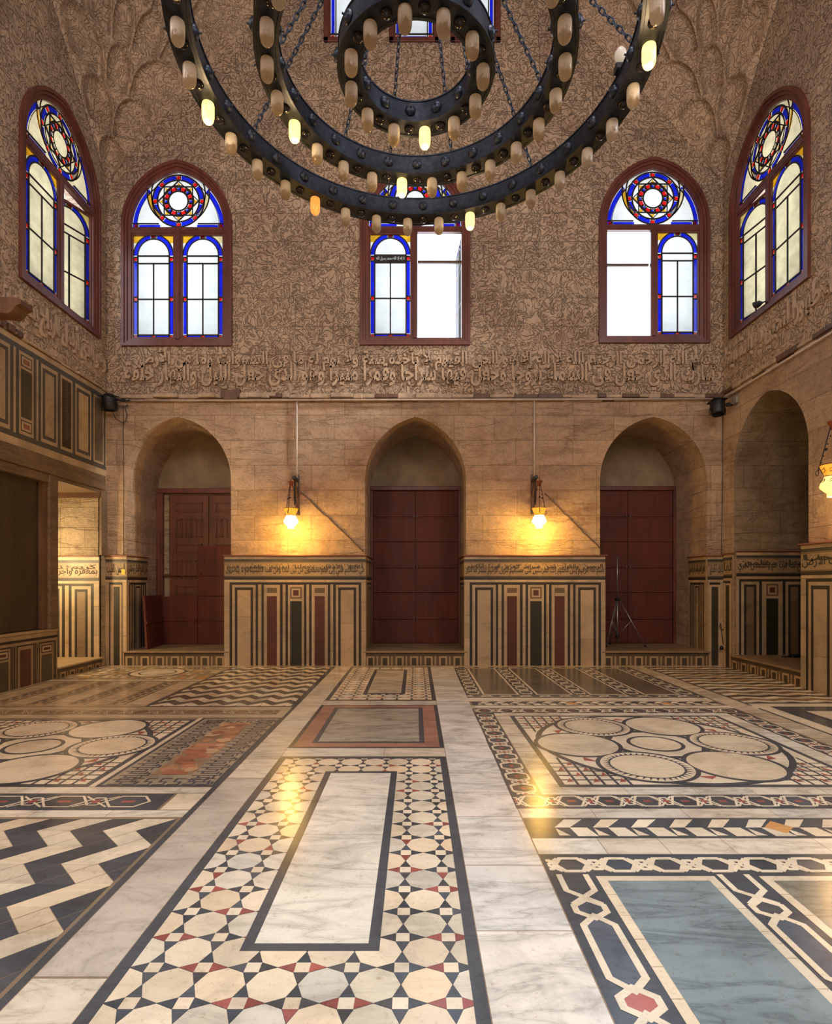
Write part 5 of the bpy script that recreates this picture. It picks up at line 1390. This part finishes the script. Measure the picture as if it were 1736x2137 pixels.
# warm fill lights added outside the frame, without any lamp bodies
light('POINT', 'lamp_and_fill_light', (XL + .35, -.3, 2.8), 90, (1, .60, .24), .12)
light('POINT', 'lamp_and_fill_light', (XL + .35, 4.7, 2.8), 150, (1, .50, .15), .12)
light('POINT', 'lamp_and_fill_light', (XR - .35, 3.0, 2.8), 30, (1, .60, .24), .12)
# lamp inside the deep doorway at the left
mosque_lamp((-6.75, 9.25, 1.95), 'glowing lamp inside the deep doorway at the left, hidden behind the post')
light('POINT', 'lamp_and_fill_light', (-6.6, 9.2, 1.85), 140, (1, .74, .38), .12)

# ------------------------------------------------------------------ CONDUITS AND CABLES
def pipe(name, pts, r, m_, label, cat, n=8):
    mb = MB(); mb.tube(pts, r, n); o = mb.build(name, [m_]); tag(o, label, cat); return o
zp = bz(838)
pipe('conduit', [(bx(262), YB - .06, zp), (XR - .06, YB - .06, zp + .03)], .018, M_pipe, 'long pale conduit running level under the cornice of the far wall', 'conduit')
pipe('conduit', [(XR - .05, YB - .08, zp + .03), (XR - .05, YB - .5, zp + .03), (XR - .05, YF + .1, zp + .06)], .018, M_pipe, 'long pale conduit running along the right wall above its arch', 'conduit')
pipe('conduit', [(bx(620), YB - .03, zp), (bx(620), YB - .03, bz(1016))], .016, M_pipe, 'vertical pale conduit dropping to the lamp left of the middle doorway', 'conduit')
pipe('conduit', [(bx(1114), YB - .03, zp), (bx(1114), YB - .03, bz(1008))], .016, M_pipe, 'vertical pale conduit dropping to the lamp right of the middle doorway', 'conduit')
def wob(p0, p1, n=14, a=.012):
    p0 = Vector(p0); p1 = Vector(p1); return [p0.lerp(p1, i / n) + Vector((random.uniform(-a, a), 0, random.uniform(-a, a))) * (0 < i < n) for i in range(n + 1)]
pipe('cable', wob((bx(628), YB - .012, bz(1028)), (bx(759), YB - .012, bz(1152))), .010, M_tancable, 'thin brown cable slanting down to left side of the middle doorway', 'cable', 6)
pipe('cable', wob((bx(1136), YB - .012, bz(1030)), (bx(1251), YB - .012, bz(1144))), .010, M_tancable, 'thin brown cable slanting down to left side of the right doorway', 'cable', 6)
pipe('cable', wob((bx(258), YB - .012, bz(846)), (bx(259), YB - .012, bz(1172)), 10, .004), .006, M_cable, 'thin dark cable hanging straight down left of the left doorway', 'cable', 6)
pipe('cable', wob((XR - .02, YB - .02, bz(852)), (XR - .05, YB - .02, bz(1290)), 10, .004) + [Vector((XR - .05 + .05 * sin(t), YB - .06, bz(1306) + .07 * cos(t))) for t in [k * .7 for k in range(1, 9)]] + [Vector((XR - .06, YB - .06, bz(1325))), Vector((XR - .03, YB - .06, bz(1345)))], .006, M_cable, 'thin dark cable with a loop hanging in the right corner', 'cable', 6)

# ------------------------------------------------------------------ SPOTLIGHTS
def spotlight(loc, rz, tilt, label, arm=.34):
    root = empty('stage_spotlight', loc, rz); tag(root, label, 'spotlight')
    R_ = Matrix.Rotation(tilt, 4, 'X')
    mb = MB(R_); mb.lathe([(.0, .15), (.07, .15), (.115, .11), (.12, .10), (.12, -.12), (.10, -.15), (.098, -.13), (.0, -.12)], 20)
    for q in (-.05, 0, .05): mb.lathe([(.121, q), (.127, q + .008), (.121, q + .016)], 20)
    mb.box((-.125, -.125, .10), (.125, .125, .118), bev=.004)
    mb.build('can', [M_black], root)
    mb = MB(); mb.tube([(-.14, 0, -.02), (-.15, 0, -.14), (.15, 0, -.14), (.14, 0, -.02)], .008, 6); mb.build('yoke', [M_black], root)
    mb = MB(); mb.tube([(.12, 0, .05), (arm * .7, .03, .04), (arm, .05, .05)], .016, 8); mb.box((arm * .6, .0, .02), (arm * .6 + .06, .05, .08)); mb.build('clamp_arm', [M_black], root)
    return root
spotlight((bx(240) + .02, YB - .22, bz(848)), 0, radians(12), 'black stage spotlight clamped in the left corner under the cornice')
spotlight((5.36, YB - .36, 4.64), 0, radians(-8), 'black stage spotlight clamped in the right corner under the cornice', .29)
mb = MB(); mb.box((XR - .05, YB - .50, bz(858)), (XR - .002, YB - .38, bz(844)), bev=.006); tag(mb.build('junction_box', [M_gbox]), 'small grey junction box on right wall beside the spotlight', 'junction box')
pipe('cable', [(bx(247), YB - .2, bz(866)), (bx(250), YB - .15, bz(878)), (bx(258), YB - .06, bz(884)), (bx(265), YB - .04, bz(880)), (bx(267), YB - .04, bz(866)), (bx(263), YB - .04, bz(852)), (bx(268), YB - .04, bz(846))], .008, M_cable, 'looped black cable hanging below the left spotlight', 'cable', 6)
mb = MB(); mb.box((bx(256), YB - .042, bz(1199)), (bx(263), YB - .034, bz(1188))); tag(mb.build('sticker', [M_yellow]), 'small yellow sticker on the inscription band left of the left doorway', 'sticker')

# ------------------------------------------------------------------ TRIPOD in the right doorway
Yt = 11.15; tx = (1288 - 868) * Yt / F
root = empty('tripod_stand', (tx, Yt, .266)); tag(root, 'tall grey folding tripod stand in front of the right doorway', 'tripod')
tz = lambda py_: 1.5 + (1218 - py_) * Yt / F - .266
mb = MB(); mb.tube([(0, 0, .06), (0, 0, tz(1250))], .018, 10); mb.tube([(0, 0, tz(1250)), (0, 0, tz(1160))], .014, 10); mb.build('centre_pole', [M_steel], root)
mb = MB(); mb.tube([(0, 0, tz(1253)), (0, 0, tz(1248))], .05, 12); mb.tube([(0, 0, tz(1331)), (0, 0, tz(1326))], .04, 12); mb.build('collar', [M_black], root)
for k, (lx, ly) in enumerate(((.47, -.22), (-.30, -.24), (-.06, .22))):
    mb = MB(); A = Vector((lx * .08, ly * .08, tz(1252))); B = Vector((lx, ly, .012)); mb.tube([A, B], .010, 8)
    mid = A.lerp(B, .45); mb.tube([mid, (0, 0, tz(1328))], .007, 6)
    o = mb.build('leg', [M_steel], root)
    mb = MB(); mb.tube([B + Vector((0, 0, .022)), B + Vector((0, 0, -.010))], .020, 8); mb.build('rubber_foot', [M_black], o)

# ------------------------------------------------------------------ old beam, bird, small things
mb = MB(); yb0 = 7.0
prof = [(XL + .002, 4.84), (-5.15, 4.84), (-5.02, 4.82), (-4.96, 4.86), (-4.92, 4.92), (-4.86, 4.94), (-4.86, 5.0), (-4.92, 5.02), (XL + .002, 5.04)]
for s_, yy in ((0, yb0 - .11), (1, yb0 + .11)): mb.mesh([(x, yy, z) for x, z in prof], [tuple(range(len(prof)))])
n = len(prof); mb.mesh([(x, yy, z) for yy in (yb0 - .11, yb0 + .11) for x, z in prof], [(i, (i + 1) % n, n + (i + 1) % n, n + i) for i in range(n)])
tag(mb.build('wooden_beam', [M_oldwood]), 'broken old wooden beam jutting out high on the left wall', 'beam')
for i, (a, b) in enumerate(((7.62, 7.72), (7.80, 7.92), (7.95, 8.08))):
    mb = MB(); mb.box((XL + .002, a, 5.03), (XL + .05, b, 5.15 - i * .02), bev=.006); tag(mb.build('wood_block', [M_oldwood]), ['first short brown wood block above marble panels, nearest the jutting beam', 'middle short brown wood block above the marble panels', 'last short brown wood block above marble panels, farthest from the beam'][i], 'wood block', 'wood blocks above the left marble panels')
# pigeon on the sill of the right side window
py_b = 6622 / (1586 - 868); pz_b = bz(720) + .12
root = empty('pigeon', (XR - .04, py_b, pz_b)); tag(root, 'small dark pigeon sitting on the sill of the right side window', 'bird')
mb = MB(); mb.tube([(0, -.15, .035), (0, -.10, .055), (0, -.03, .075), (0, .04, .085), (0, .075, .11), (0, .09, .14), (0, .105, .145), (0, .125, .138), (0, .14, .132)], [.006, .022, .048, .050, .034, .026, .025, .012, .003], 12); mb.build('body', [M_feather], root)
mb = MB(); mb.bar((0, -.10, .05), (0, -.21, .025), .035, .008); mb.build('tail', [M_feather], root)
for s_ in (-1, 1): mb = MB(); mb.tube([(s_ * .015, .01, .04), (s_ * .015, .015, .0)], .004, 5); mb.build('leg', [M_copper], root)
# plug box on floor of the right side niche
mb = MB(); mb.box((6.42, 9.55, .236), (6.58, 9.68, .29), bev=.01); mb.tube([(6.42, 9.6, .26), (6.34, 9.6, .25), (6.30, 9.66, .24)], .012, 6); tag(mb.build('power_socket', [M_black]), 'small black power socket lying on floor of the right side niche', 'socket')
mb = MB(); mb.lathe([(.0, 0), (.03, 0), (.03, .05), (.015, .07), (.0, .07)], 10, 0, (XR - .10, YB - .12, .30)); tag(mb.build('cable_plug', [M_black]), 'small black plug hanging at the end of the corner cable', 'plug')
